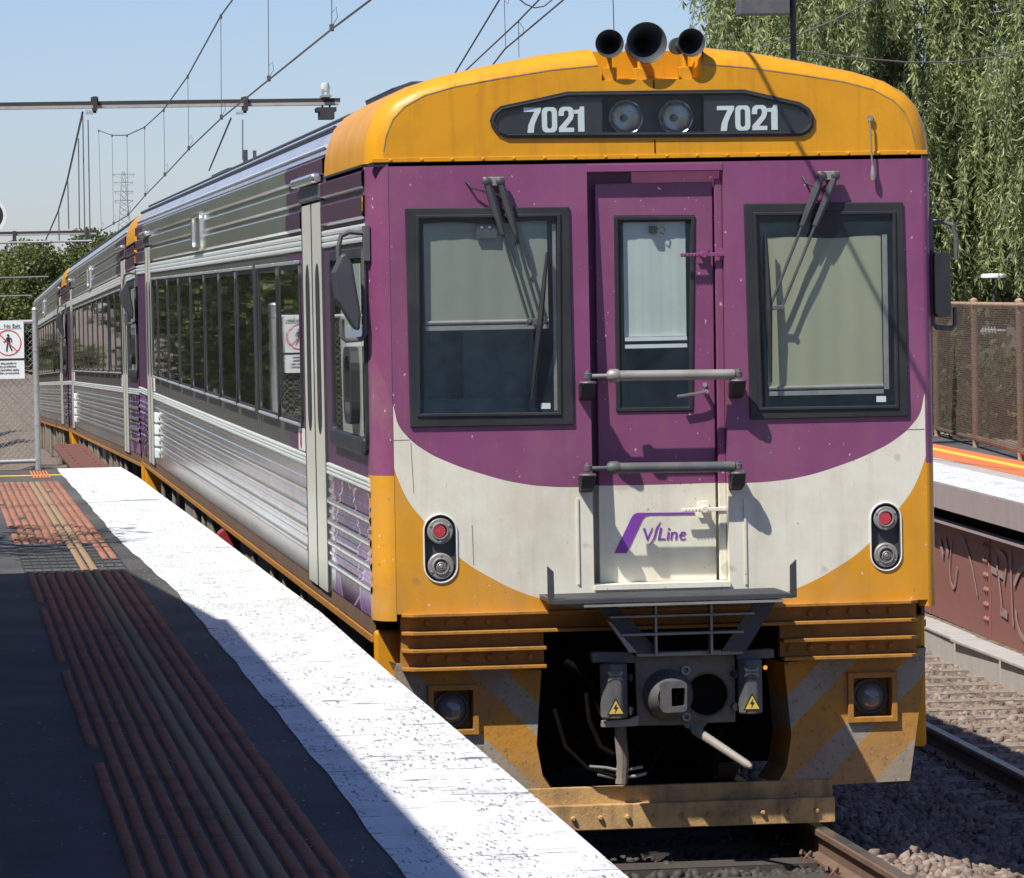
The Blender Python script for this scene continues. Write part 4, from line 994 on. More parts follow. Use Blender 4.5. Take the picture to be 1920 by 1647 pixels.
for px_, py_, r in ((1285, 1257, .024), (1286, 1344, .022), (1287, 1361, .010)):
    mb = MB(); mb.lathe(fp(px_, py_, YC), (0, -1, 0), [(r, 0), (r, .02), (r * .6, .02), (r * .6, .0), (.001, .0)], 16); mb.build('air_port', M_greyl, cpl, smooth=True, ang=40)
cpp([(1107, 1224), (1120, 1222), (1178, 1222), (1192, 1230), (1190, 1243), (1110, 1242)], YC - .03, YC + .05, 'box_hanger', M_grey)
cpp([(1379, 1221), (1449, 1217), (1450, 1233), (1380, 1237)], YC - .03, YC + .05, 'box_hanger', M_grey)
cpp([(1190, 1224), (1300, 1220), (1388, 1217), (1392, 1226), (1190, 1231)], YC - .05, YC + .04, 'top_plate', M_greyl)
cpp([(1129, 1352), (1176, 1348), (1196, 1342), (1196, 1361), (1128, 1364)], YC - .02, YC + .04, 'box_hanger', M_greyl)
for s, q in ((-1, (1127, 1246, 1179, 1347)), (1, (1385, 1238, 1432, 1338))):
    x0, z1 = f2(q[0], q[1], YC - .08); x1, z0 = f2(q[2], q[3], YC - .08)
    mb = MB(); t = MB(); ww = x1 - x0
    P = [(x0, YC - .02), (x0, YC - .06), (x0 + ww * .27, YC - .10), (x0 + ww * .72, YC - .10), (x1, YC - .06), (x1, YC - .02)] 
    t.plate(P, y0=z0, y1=z1); mb.add([(p[0], p[2], p[1]) for p in t.v], t.f)
    eb = mb.build('electric_box', M_grey, cpl, bev=.010)
    xm = x0 + ww * .5; yb = YC - .1015
    mb = MB(); zc = z0 + .055; h = .048; mb.plate([(xm - h, zc - .036), (xm + h, zc - .036), (xm, zc + .056)], [[(xm - h * .78, zc - .028), (xm, zc + .041), (xm + h * .78, zc - .028)]], yb - .001, yb); mb.build('triangle_border', M_ink, eb)
    mb = MB(); mb.plate([(xm - h * .9, zc - .033), (xm + h * .9, zc - .033), (xm, zc + .048)], y0=yb - .0006, y1=yb + .001); mb.build('warning_triangle', M_warn, eb)
    mb = MB(); mb.plate([(xm + .004, zc + .026), (xm - .013, zc - .002), (xm - .002, zc - .002), (xm - .006, zc - .024), (xm + .012, zc + .006), (xm + .002, zc + .006)], y0=yb - .002, y1=yb); mb.build('lightning_bolt', M_ink, eb)
    zc = z1 - .062
    mb = MB(); mb.plate([(xm - .04, zc + .026), (xm, zc + .008), (xm + .04, zc + .026), (xm + .033, zc), (xm + .04, zc - .026), (xm, zc - .008), (xm - .04, zc - .026), (xm - .033, zc)], y0=yb - .001, y1=yb); mb.build('emblem', M_greyl, eb)
    text('emblem_lettering', 'SCHAKU', .017, (xm, yb - .0025, zc - .006), M_ink, eb, 'CENTER')
    xi = x1 if s < 0 else x0
    for zz in (z1 - .075, z0 + .035):
        mb = MB(); mb.box(*sorted((xi, xi - s * .03)), YC - .05, YC, zz - .012, zz + .012); mb.cyl((xi - s * .015, YC - .06, zz - .02), (xi - s * .015, YC - .06, zz + .02), .008); mb.build('hinge', M_black, eb)
mb = MB(); a, b = fp(1298, 1366, YC), fp(1386, 1426, YC); a.y = YC - .03; b.y = YC - .35
mb.tube([a, a + (b - a) * .05, a + (b - a) * .93, b], [.018, .025, .021, .010], 12); mb.build('release_lever', paint('pale worn lever', (.27, .245, .205), .6, amt=.5, dirt=(.2, .16, .12), scale=12), cpl, smooth=True)
for pts, r, mt in (([(1163, 1360), (1164, 1385), (1168, 1430), (1165, 1470)], .033, M_bog), ([(1105, 1438), (1135, 1440), (1165, 1446), (1205, 1438)], .009, M_greyl),
               ([(1120, 1452), (1150, 1458), (1190, 1456), (1212, 1450)], .009, M_greyl), ([(1100, 1300), (1105, 1350), (1125, 1400), (1150, 1415)], .014, M_shadeblk),
               ([(1060, 1240), (1085, 1255), (1110, 1280), (1130, 1340)], .02, M_shadeblk), ([(1040, 1330), (1060, 1400), (1100, 1440), (1180, 1465)], .012, M_shadeblk),
               ([(1350, 1362), (1345, 1400), (1340, 1455)], .02, M_shadeblk), ([(1270, 1362), (1240, 1400), (1215, 1450)], .012, M_shadeblk)):
    mb = MB(); mb.tube([fp(p[0], p[1], .02 if mt is not M_bog or r > .03 else .15) for p in pts], r, 10); mb.build('hose', mt, cpl, smooth=True)
mb = MB(); mb.lathe(fp(1435, 1252, .2), (0, -1, 0), [(.012, 0), (.010, .008), (0, .012)], 12); mb.build('amber_lamp', M_orglamp, car)

# ---- underfloor equipment seen between platform and sill
u = MB()
rnd.seed(5)
y = 3.0
while y < 24:
    L = rnd.uniform(.5, 1.6); d = rnd.uniform(.0, .25)
    u.box(-1.45 + d, -.5, y, y + L * .8, rnd.uniform(.25, .5), .94)
    if rnd.random() < .6: u.box(-1.44, -1.40, y + L * .85, y + L * .85 + .12, .4, .98)
    y += L
u.box(.5, 1.4, 3, 23, .4, .95)
ub = u.build('underfloor_equipment', M_bog, car, bev=.015)
for yb in (3.6, 21.5):
    for yy in (yb - 1.2, yb + 1.2):
        for s in (-1, 1):
            mb = MB(); mb.lathe((s * .74, yy, .40), (s, 0, 0), [(.0, .06), (.12, .06), (.40, .045), (.43, .045), (.43, -.08), (.46, -.09), (.46, -.10)], 28); mb.build('wheel', M_bog, car, smooth=True, ang=30)
    mb = MB()
    for s in (-1, 1): mb.box(*sorted((s * 1.0, s * 1.12)), yb - 1.7, yb + 1.7, .42, .62); mb.cyl((s * 1.05, yb - 1.2, .42), (s * 1.25, yb - 1.2, .42), .13); mb.cyl((s * 1.05, yb + 1.2, .42), (s * 1.25, yb + 1.2, .42), .13)
    mb.build('bogie_frame', M_bog, car, bev=.01)
mb = MB(); mb.tube([(-1.30, 12.4, .90), (-1.44, 12.4, .90)], .05, 12); mb.cyl((-1.46, 12.3, .90), (-1.46, 12.55, .90), .075, n=16); mb.build('red_valve', M_redp, car, smooth=True)

FRONT_ONLY = ('windscreen', 'wiper', 'coupler', 'horn', 'step_plate', 'number_window', 'gangway_bar', 'gangway_door', 'lamp_cluster', 'anticlimber', 'valance', 'pilot_beam', 'lever_rod', 'drawgear', 'driver_desk', 'door_latch', 'amber_lamp', 'weather_strip', 'door_jamb', 'door_header', 'threshold', 'buffing_frame', 'corner_pillar', 'cab_front', 'red_valve', 'door_recess')
for k, (y0, dz, pit, lab) in enumerate(((26.50, -.03, .0135, 'second railcar of the train, coupled behind the leading one, with fluted silver side'),
                                        (53.4, -.40, .0187, 'last railcar of the train, farthest back and half hidden by the chain link gate post'))):
    c = copy_tree(car, None, FRONT_ONLY); c.location = (-.0, y0, dz); c.rotation_euler = (-pit, 0, 0); c['label'] = lab

# ================================================================== setting
def cuboid(name, mat, parent=None, *b, bev=0.):
    mb = MB(); mb.box(*b); return mb.build(name, mat, parent, bev=bev)
# ground: ballast bed, falling away with the line beyond the platform
def ground_z(x, y):
    ax = abs(x)
    if ax < 1.35: z = -.235
    elif ax < 2.1: z = -.235 - .2 * (ax - 1.35) / .75
    else: z = -.435
    if x > 2.1: z = -.435
    if x > 5.4: z = -.50
    return z + grade(y)
xs = [-400, -120, -40, -12, -6, -4, -2.6, -2.1, -1.6, -1.35, -.7, 0, .7, 1.35, 1.6, 2.1, 2.6, 3.2, 4.0, 4.8, 5.4, 6.5, 9, 14, 40, 120, 400]
ys = [-300, -100, -40, -14] + list(range(-10, 27, 2)) + [27, 35, 44, 53, 70, 100, 140, 200, 300, 450, 700, 1500, 2600]
V = []; Q = []
for y in ys:
    for x in xs: V.append((x, y, ground_z(x, min(y, 450)) + (0.0 if y <= 450 else 0)))
nx = len(xs)
for j in range(len(ys) - 1):
    for i in range(nx - 1): Q.append((j * nx + i, j * nx + i + 1, (j + 1) * nx + i + 1, (j + 1) * nx + i))
g = fastmesh('ground', np.array(V), np.array(Q), M_grav); struct(g)
# loose ballast stones near the camera
def stones(seed, n, xr, yr, sz):
    rs = np.random.RandomState(seed); ph = (1 + 5 ** .5) / 2
    ico = np.array([(-1, ph, 0), (1, ph, 0), (-1, -ph, 0), (1, -ph, 0), (0, -1, ph), (0, 1, ph), (0, -1, -ph), (0, 1, -ph), (ph, 0, -1), (ph, 0, 1), (-ph, 0, -1), (-ph, 0, 1)]) / 1.9
    fc = np.array([(0, 11, 5), (0, 5, 1), (0, 1, 7), (0, 7, 10), (0, 10, 11), (1, 5, 9), (5, 11, 4), (11, 10, 2), (10, 7, 6), (7, 1, 8), (3, 9, 4), (3, 4, 2), (3, 2, 6), (3, 6, 8), (3, 8, 9), (4, 9, 5), (2, 4, 11), (6, 2, 10), (8, 6, 7), (9, 8, 1)])
    x = rs.uniform(*xr, n); y = rs.uniform(*yr, n)
    z = np.array([ground_z(a, b) for a, b in zip(x, y)])
    dx2 = (x - 3.92) - (y - 8) * .037; z = z - np.where(np.abs(dx2) < 1.32, .018, 0.0)
    s = rs.uniform(sz[0], sz[1], n)
    sc3 = rs.uniform(.6, 1.25, (n, 3)) * s[:, None]
    v = ico[None] * (1 + rs.uniform(-.42, .38, (n, 12, 1))) * sc3[:, None, :]
    a = rs.uniform(0, 6.28, n); b = rs.uniform(-.6, .6, n)
    c_, s_ = np.cos(a)[:, None], np.sin(a)[:, None]; X, Y_, Z_ = v[..., 0], v[..., 1], v[..., 2]
    X, Y_ = X * c_ - Y_ * s_, X * s_ + Y_ * c_
    cb, sb = np.cos(b)[:, None], np.sin(b)[:, None]; X, Z_ = X * cb - Z_ * sb, X * sb + Z_ * cb
    P = np.stack([X + x[:, None], Y_ + y[:, None], Z_ + (z + rs.uniform(-.02, .025, n))[:, None]], -1)
    F_ = fc[None] + (np.arange(n) * 12)[:, None, None]
    return P.reshape(-1, 3), F_.reshape(-1, 3)
Pa, Fa = stones(1, 17000, (.85, 3.2), (-4, 7), (.018, .045))
Pb, Fb = stones(2, 15000, (1.4, 5.4), (5, 17), (.02, .045))
Pc, Fc = stones(3, 9000, (3.0, 5.6), (-6, 12), (.02, .045))
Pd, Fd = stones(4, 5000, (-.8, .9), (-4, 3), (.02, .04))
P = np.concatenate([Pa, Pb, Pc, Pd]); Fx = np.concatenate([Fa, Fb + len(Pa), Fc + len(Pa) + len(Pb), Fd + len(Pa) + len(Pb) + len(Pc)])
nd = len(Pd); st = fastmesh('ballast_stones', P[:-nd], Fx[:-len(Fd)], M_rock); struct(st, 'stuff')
st = fastmesh('shade_tinted_stones', Pd, Fd, paint('shade darkened stone', (.05, .042, .036), .7, amt=.6, dirt=(.02, .018, .015), scale=9)); struct(st, 'stuff')  # shade between the rails put into the stone colour

# tracks
def track(name, ox, oy, yaw, z0, ya, yb, label):
    """rails on concrete sleepers; the line runs along local y"""
    root = bpy.data.objects.new(name, None); COL.objects.link(root); root.location = (ox, oy, z0); root.rotation_euler = (0, 0, -yaw); root['kind'] = 'structure'
    H = .155
    for s in (-1, 1):
        c = s * .835
        prof = [(-.07, -H), (.07, -H), (.068, -H + .012), (.012, -H + .03), (.009, -.045), (.036, -.034), (.036, -.008), (.03, 0), (-.03, 0), (-.036, -.008), (-.036, -.034), (-.009, -.045), (-.012, -H + .03), (-.068, -H + .012)]
        mb = MB(); 
        yy = ya
        while yy < yb:
            y2 = yb if yy > 20 else min(yy + 13.7, yb)
            mb.ext_y([(c + a, q) for a, q in prof], yy, y2 - .006); yy = y2
        r = mb.build('rail', M_rail, root, smooth=True, ang=30)
        mb = MB(); mb.box(c - .029, c + .029, ya, yb, .0, .002); mb.build('running_surface', M_railt, r)
    y = ya; k = 0
    mb0 = MB(); mb0.ext_y([(-1.3, -H - .16), (1.3, -H - .16), (1.3, -H - .035), (1.05, -H - .004), (-1.05, -H - .004), (-1.3, -H - .035)], -.125, .125)
    first = mb0.build('sleeper', paint('dusty brown sleeper', (.24, .20, .165), .9, amt=.7, dirt=(.14, .10, .075), scale=6, bmp=.4) if ox else paint('shade darkened sleeper', (.06, .05, .042), .8, amt=.6, dirt=(.025, .02, .018)), root, bev=.012)  # own track's sleepers carry the shade between the rails as near-black colour
    clip = MB()
    for s in (-1, 1):
        for d in (-1, 1):
            cx = s * .835 + d * .09; pth = []
            for i in range(13):
                a = 2 * math.pi * i / 12 * .85; pth.append((cx + d * .01 + .028 * math.cos(a) * d, .04 * math.sin(a), -H + .028 + .018 * math.sin(2 * a)))
            clip.tube(pth, .008, 6); clip.box(cx - .03, cx + .03, -.05, .05, -H - .005, -H + .012)
    cl0 = clip.build('rail_clip', M_rail, first)
    first.location = (0, ya + .3, 0)
    y = ya + .3 + .68
    while y < min(yb, 40):
        s_ = first.copy(); COL.objects.link(s_); s_.parent = root; s_.location = (0, y, 0)
        c_ = cl0.copy(); COL.objects.link(c_); c_.parent = s_; y += .68
    return root
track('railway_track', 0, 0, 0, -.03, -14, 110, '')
track('railway_track', 3.92, 8.0, .037, -.25, -22, 90, '')
# cable troughing along the foot of the far platform
for k in range(6):
    y0 = 10 + k * 2.0; x0 = 4.88 + (y0 - 13) * .045
    mb = MB(); mb.box(-.15, .03, 0, 1.96, -.22, .06)
    t = mb.build('cable_trough', M_conc, None, bev=.01); tag(t, '%s pale concrete cable trough section counted from the near end, beside the far rail' % ('first', 'second', 'third', 'fourth', 'fifth', 'sixth')[k], 'cable trough', 'cable troughs beside the far track')
    t.location = (x0, y0, -.27); t.rotation_euler = (0, 0, -.045)
    mb = MB(); mb.box(-.17, .05, .02, 1.94, .064, .095); l = mb.build('lid', M_conc, t, bev=.008); l.rotation_euler = (0, rnd.uniform(-.03, .03), rnd.uniform(-.015, .015))

# ---- near platform
EDGE = [(-14.5, -1.78), (-10.2, -1.76), (-8, -1.745), (-5.2, -1.732), (-3.3, -1.725), (1, -1.69), (4.5, -1.715), (9.5, -1.74), (16, -1.79), (19.8, -1.81), (22.7, -1.865)]
INN = [(-14.5, -2.40), (-10, -2.385), (-7, -2.362), (-3.5, -2.357), (3, -2.352), (8.8, -2.45), (16, -2.475), (22.7, -2.515)]
def at(poly, y):
    for (a, b), (c, d) in zip(poly[:-1], poly[1:]):
        if y <= c: return b + (d - b) * (y - a) / (c - a)
    return poly[-1][1]
PZ = 1.1
ysl = sorted(set([-30, -22] + [p[0] for p in EDGE] + [p[0] for p in INN]))
mb = MB(); vs = []; fs = []
for y in ysl:
    e = at(EDGE, max(y, -14.5)); vs += [(-9, y, PZ), (e, y, PZ), (e - .01, y, PZ - .22), (e - .25, y, PZ - .24), (e - .25, y, -.6)]
for j in range(len(ysl) - 1):
    for i in range(4): fs.append((j * 5 + i, j * 5 + i + 1, (j + 1) * 5 + i + 1, (j + 1) * 5 + i))
n = len(ysl) - 1
fs.append(tuple(n * 5 + i for i in range(5)) + ())
mb.add(vs, fs); mb.add([(-9, 22.7, -.6)], []); mb.f.append((n * 5 + 4, n * 5 + 3, n * 5 + 2, n * 5 + 1, n * 5, len(mb.v) - 1)); mb.m.append(0)
pf = mb.build('platform', M_asph, None); struct(pf)
mb = MB(); vs = []; fs = []; 
yy = list(np.arange(-14.5, 22.71, .2))
for y in yy:
    e = at(EDGE, y); i = at(INN, y) + .004 * math.sin(y * 2.3) + .003 * math.sin(y * 5.1)
    vs += [(i, y, PZ + .004), (e + .004, y, PZ + .004), (e + .004, y, PZ - .05)]
for j in range(len(yy) - 1):
    for i in range(2): fs.append((j * 3 + i, j * 3 + i + 1, j * 3 + 4 + i, j * 3 + 3 + i))
mb.add(vs, fs); mb.build('edge_marking', M_edge, pf)
# tactile strip: separate ribbed bars
V = []; Q = []; V2 = []; Q2 = []; V3 = []; Q3 = []
def rib(V, Q, x0, x1, y0, y1, z0, z1):
    o = len(V); i = .004
    V += [(x0, y0, z0), (x1, y0, z0), (x1, y1, z0), (x0, y1, z0), (x0 + i, y0 + i, z1), (x1 - i, y0 + i, z1), (x1 - i, y1 - i, z1), (x0 + i, y1 - i, z1)]
    Q += [(o + 4, o + 5, o + 6, o + 7), (o, o + 1, o + 5, o + 4), (o + 1, o + 2, o + 6, o + 5), (o + 2, o + 3, o + 7, o + 6), (o + 3, o, o + 4, o + 7)]
rr = random.Random(11)
nb_ = 11; pitch = .0585; xr0 = -2.545
gaps = {(b, t): rr.random() for b in range(nb_) for t in range(-40, 60)}
for b in range(nb_):
    yel = b in (3, 4)
    jog = [rr.uniform(-.0018, .0018) for _ in range(90)]
    y = -14.4; 
    while y < 19.3:
        tile = int(math.floor(y / .6)); xc = xr0 - pitch * b - .022 + jog[tile + 30] - (0.0 if y < 5 else (y - 5) * .0028)
        ok = True
        if 5.15 < y < 8.6 and not yel: ok = False
        if 6.6 < y < 8.2 and b < 2: ok = True
        if gaps[(b, tile)] < .012 and b not in (3, 4): ok = False
        if b == nb_ - 1 and tile % 7 == 3: ok = False
        if (y % .6) < .02: ok = False
        if ok:
            A, B = (V2, Q2) if yel else (V, Q)
            rib(A, B, xc - .0215, xc + .0215, y, y + .024, PZ + .005, PZ + .013)
        # carrier of the bar
        if ok: rib(*((V2, Q2) if yel else (V, Q)), xc - .0225, xc + .0225, y - .005, y + .041, PZ, PZ + .0055)
        y += .042
for A, B, nm, m in ((V, Q, 'tactile_strip', M_tile), (V2, Q2, 'yellow_tactile_strip', M_tiley)):
    o = fastmesh(nm, np.array(A), np.array(B), m, pf)
mb = MB()
for k in range(12): mb.box(-2.54 - k * .0585, -2.535 - k * .0585, 5.2, 8.6, PZ + .001, PZ + .004)
for k in range(9): mb.box(-3.18, -2.535, 5.3 + k * .37, 5.33 + k * .37, PZ + .001, PZ + .0045)
mb.build('missing_tile_grooves', M_ink, pf)
mb = MB(); mb.box(-6, -2.50, 20.95, 21.12, PZ + .002, PZ + .006); mb.build('yellow_end_line', M_ylw, pf)
mb = MB()
for k in range(6): mb.box(-2.80 + k * .03, -2.785 + k * .03, 20.2, 22.0, PZ + .006, PZ + .012)
mb.build('tactile_studs', M_orange, pf)
# fallen leaves on the asphalt
mb = MB()
for k in range(420):
    x = rr.uniform(-2.6, -2.36) if k % 3 else rr.uniform(-4, -2.6); y = rr.uniform(-11, 6); s = rr.uniform(.004, .011); a = rr.uniform(0, 6.3)
    c_, s_ = math.cos(a) * s, math.sin(a) * s; mb.add([(x + c_, y + s_ * 2, PZ + .006), (x - s_ * .5, y + c_, PZ + .009), (x - c_, y - s_ * 2, PZ + .006), (x + s_ * .5, y - c_, PZ + .008)], [(0, 1, 2, 3)])
struct(mb.build('leaf_litter', paint('dry leaf litter', (.38, .33, .25), .8, amt=.5), None), 'stuff')

# canopy over the near platform: it throws the long shade on the tactile strip
cn = thing('platform_canopy', 'flat station canopy over the near platform, shading the tactile strip', 'canopy', (-6, 0, PZ))
t = MB(); t.plate([(-6, -34), (1.92, -34), (1.92, -.9), (1.62, 3.7), (-6, 3.7)], y0=3.40, y1=3.52); mb = MB(); mb.add([(p[0], p[2], p[1]) for p in t.v], t.f); mb.build('roof_deck', M_grey, cn)
mb = MB(); mb.box(1.92, 1.945, -34, -.9, 3.36, 3.55); mb.build('fascia', M_cream, cn)
mb = MB(); mb.box(-2.6, -2.4, -34, 3.0, 0, 3.40); mb.build('sky_block_wall', M_girder, cn)  # unseen wall added to keep sky light off the shaded platform
for y in (-20, -12, -4, 2.5):
    mb = MB(); mb.cyl((-1.2, y, 0), (-1.2, y, 3.4), .07, n=12); mb.build('post', M_grey, cn, smooth=True)

# ---- gate and signs at the platform end
GY = 22.62
gate = thing('fence_gate', 'chain link gate of grey pipe at the platform end, carrying a No Exit sign', 'gate')
gx = -2.70
mb = MB(); mb.cyl((gx, GY, .65), (gx, GY, 2.72), .030, n=14); mb.cyl((gx, GY, 2.72), (gx, GY, 2.745), .036, .02, n=14)
for z in (1.2, 1.55, 1.9, 2.3, 2.60): mb.cyl((gx, GY, z), (gx, GY, z + .02), .034, n=14)
mb.build('post', M_galv, gate, smooth=True, ang=40)
for z in (2.60, 1.19):
    mb = MB(); mb.cyl((gx, GY, z), (gx - 2.6, GY, z - .02), .022, n=12); mb.build('rail', M_galv, gate, smooth=True)
mb = MB(); mb.cyl((gx - 2.6, GY, .65), (gx - 2.6, GY, 2.72), .03, n=12); mb.build('post', M_galv, gate, smooth=True)
def chain(x0, x1, z0, z1, p, r, fn):
    """woven diamond mesh; fn maps (u along, z) to a point"""
    mb = MB(); W_ = x1 - x0; Hh = z1 - z0; n = int((W_ + Hh) / p)
    for k in range(-int(Hh / p) - 1, n + 1):
        for sg in (1, -1):
            a0 = k * p; pts = []
            u0, w0 = (a0, 0) if sg > 0 else (W_ - a0, 0)
            u1, w1 = u0 + sg * Hh, Hh
            # clip to 0..W
            def cl(u, w_, U, Wd):
                if u < 0: t = (0 - u) / (U - u); return (0, w_ + (Wd - w_) * t)
                if u > W_: t = (W_ - u) / (U - u); return (W_, w_ + (Wd - w_) * t)
                return (u, w_)
            if max(u0, u1) <= 0 or min(u0, u1) >= W_: continue
            A = cl(u0, w0, u1, w1); B = cl(u1, w1, u0, w0)
            if abs(A[1] - B[1]) < .01: continue
            mb.cyl(fn(x0 + A[0], z0 + A[1], sg), fn(x0 + B[0], z0 + B[1], sg), r, n=3, caps=False)
    return mb
mb = chain(gx - 2.58, gx - .02, 1.2, 2.60, .058, .0023, lambda u_, z, s: (u_, GY + s * .003, z)); mb.build('chain_link_mesh', M_wire, gate)
def fence_pt(px, py): return fp(px, py, GY - .03)
sg = thing('no_exit_sign', 'white No Exit sign with a red crossed circle round a walking figure, on the gate', 'sign', (0, 0, 0))
p1 = fence_pt(44, 603); p0 = fence_pt(47.5, 710)
x1 = p1.x; z1 = p1.z; zb_ = p0.z; x0 = x1 - .45; ys_ = GY - .035
zm = fence_pt(46, 674).z
mb = MB(); mb.plate(rrect(x0, x1, zb_, z1, .015), y0=ys_, y1=ys_ + .004); mb.build('panel', M_sign, sg)
mb = MB(); mb.box(x0, x1 - .001, ys_ - .002, ys_ - .0005, zm - .008, zm + .012); mb.build('black_band', M_ink, sg)
mb = MB(); mb.box(x0 + .02, x1 - .02, ys_ - .002, ys_ - .0005, z1 - .0735, z1 - .071); mb.build('rule', M_ink, sg)
cxx, czz = fence_pt(15.5, 643).x, fence_pt(15.5, 643).z; rr0 = .131
mb = MB(); mb.plate(circ(cxx, czz, rr0, 40), [circ(cxx, czz, rr0 - .010, 40)[::-1]], ys_ - .003, ys_ - .001)
mb.ribbon([(cxx - rr0 * .7, czz + rr0 * .7), (cxx + rr0 * .7, czz - rr0 * .7)], .010, ys_ - .005); mb.build('red_ring', paint('sign red', (.55, .05, .03), .4, amt=.1), sg)
mb = MB(); X = lambda a: cxx + a; Z = lambda b: czz + b; q = ys_ - .004
mb.plate(circ(X(0), Z(.074), .013, 16), y0=q, y1=q + .002)
mb.plate([(X(-.016), Z(.055)), (X(.016), Z(.055)), (X(.020), Z(.0)), (X(-.014), Z(-.01))], y0=q, y1=q + .002)
mb.ribbon([(X(-.012), Z(.050)), (X(-.024), Z(.018)), (X(-.048), Z(.006))], .010, q); mb.ribbon([(X(.014), Z(.05)), (X(.034), Z(.034)), (X(.034), Z(.004))], .010, q)
mb.ribbon([(X(-.006), Z(0)), (X(-.014), Z(-.045)), (X(-.018), Z(-.088))], .014, q); mb.ribbon([(X(.010), Z(0)), (X(.016), Z(-.040)), (X(.036), Z(-.082))], .014, q)
mb.build('walking_figure', M_ink, sg)
text('lettering', 'No Exit', .052, (x1 - .035, ys_ - .003, z1 - .060), M_ink, sg, 'RIGHT')
for k, s_ in enumerate(('ding platform', 'ctly prohibited.', 'lity penalties apply.', 'enders prosecuted.')):
    text('small_lettering', s_, .030, (x1 - .05 - (.03 if k < 2 else 0), ys_ - .003, zm - .045 - k * .033), M_ink, sg, 'RIGHT')
# second board farther along the same fence (seen only mirrored in the coach windows)
s2 = thing('map_board', 'white and blue notice board on the gate, beside the No Exit sign', 'sign')
mb = MB(); mb.box(-3.85, -3.45, ys_, ys_ + .004, 2.05, 2.50); mb.build('panel', M_sign, s2)
mb = MB(); mb.box(-3.84, -3.46, ys_ - .002, ys_ - .001, 2.36, 2.49); mb.build('blue_panel', M_blue, s2)
# round marker at the left edge of the view
c = hit(-22, 405, 1, 14.0); rs = 34 / F * 37
rm = thing('round_marker', 'round black faced marker with a white rim on a pole beside the platform', 'sign')
mb = MB(); mb.lathe(c, (0, -1, 0), [(0, .012), (rs * .80, .012), (rs * .82, .016)], 40); mb.build('dark_face', M_ink, rm, smooth=True)
mb = MB(); mb.lathe(c, (0, -1, 0), [(rs * .80, 0), (rs * .82, .02), (rs, .02), (rs, -.03), (0, -.03)], 40); mb.build('white_rim', M_sign, rm, smooth=True, ang=40)
mb = MB(); mb.cyl((c.x - .02, c.y + .05, PZ), (c.x - .02, c.y + .05, c.z), .03); mb.build('pole', M_galv, rm)
# red oxide girder between platform end and the train
gd = thing('bridge_girder', 'rusty red bridge girder lying beyond the end of the near platform', 'girder')
pA = grade(40)
def gbox(x0, x1, y0, y1, z0, z1, nm, mt):
    mb = MB(); mb.box(x0, x1, y0, y1, z0, z1); return mb.build(nm, mt, gd, bev=.006)
a = hit(95, 826, 2, 1.12); 
gbox(-2.22, -1.80, 24.0, 36, .90, .93, 'top_flange', M_girdl); gbox(-2.03, -1.99, 24.2, 36, -.5, .90, 'web', M_girder); gbox(-2.22, -1.8, 24.0, 24.04, -.5, .90, 'end_plate', M_girder); gbox(-2.20, -2.03, 30, 30.04, -.5, .90, 'stiffener', M_girder)
for k in range(24):
    mb = MB(); mb.lathe((-2.12 if k % 2 else -1.90, 24.3 + k * .48, .93), (0, 0, 1), [(.02, 0), (.015, .012), (0, .016)], 8); mb.build('rivet', M_girdl, gd)

# ---- far platform
fpY = .06
FO = Matrix.Translation(Vector((5.45, 14.2, 0))) @ Matrix.Rotation(-fpY, 4, 'Z')
def farobj(o): o.matrix_world = FO; return o
fpm = MB(); prof = [(0, .92), (0, .70), (.12, .66), (.30, .64), (.30, -.7), (9, -.7), (9, .92)]
fpm.ext_y(prof, -30, 60); fpl = farobj(fpm.build('far_platform', M_conc, None)); struct(fpl)
def fchild(name, mat, *b, bev=0.): mb = MB(); mb.box(*b); return mb.build(name, mat, fpl, bev=bev)
mb = MB(); vs = []; fs = []
yy = list(np.arange(-30, 60, .5))
for k, y in enumerate(yy): vs += [(-.004, y, .72), (-.004, y, .924), (.72 + .02 * math.sin(y * 3), y, .924)]
for j in range(len(yy) - 1):
    for i in range(2): fs.append((j * 3 + i, j * 3 + i + 1, j * 3 + 4 + i, j * 3 + 3 + i))
mb.add([(v[0], v[1], v[2]) for v in vs], fs)
whitetop = MB(); vs2 = [(v[0] if i % 3 != 0 else v[0], v[1], v[2]) for i, v in enumerate(vs)]
o = whitetop; o.add([(x, y, .925) for y in (-30, 60) for x in (0.0, .74)], [(0, 1, 3, 2)]); o.build('edge_marking', M_edge, fpl)
fchild('fascia', M_concp, -.012, 0, -30, 60, .68, .918)
fchild('tactile_band', M_orange, .98, 1.62, -30, 60, .921, .927); fchild('yellow_line', M_ylw, 1.28, 1.40, -30, 60, .928, .932)
fchild('asphalt_strip', M_asph, 1.63, 2.3, -30, 60, .921, .925)
# girder carrying the platform: web panels, rivets, flange, angle brackets
gr2 = thing('platform_girder', 'riveted red oxide girder with graffiti below the far platform edge', 'girder')
def gchild(name, mat, mb, **k): o = mb.build(name, mat, gr2, **k); return o
def B(*b): m_ = MB(); m_.box(*b); return m_
gr2.matrix_world = FO
gchild('web', M_girder, B(.20, .22, -14, 40, -.46, .50)); gchild('top_flange', M_concp, B(.05, .29, -14, 40, .52, .545)); gchild('recess_shade_strip', M_shadeblk, B(.14, .28, -14, 40, .546, .64))  # near-black strip stands in for the shaded recess below the platform edge
yA, yB = 3.0, -.2                               # riveted seams
for ysm in (6.4, yA, yB, -3.2, -6.2):
    gchild('splice_plate', M_girder, B(.188, .20, ysm - .16, ysm + .16, -.46, .50), bev=.003)
    for k in range(6):
        for d in (-.06, .06):
            mb = MB(); mb.lathe((.188, ysm + d, -.28 + k * .135), (-1, 0, 0), [(.030, 0), (.024, .02), (.0, .03)], 8); gchild('rivet', M_girder, mb)
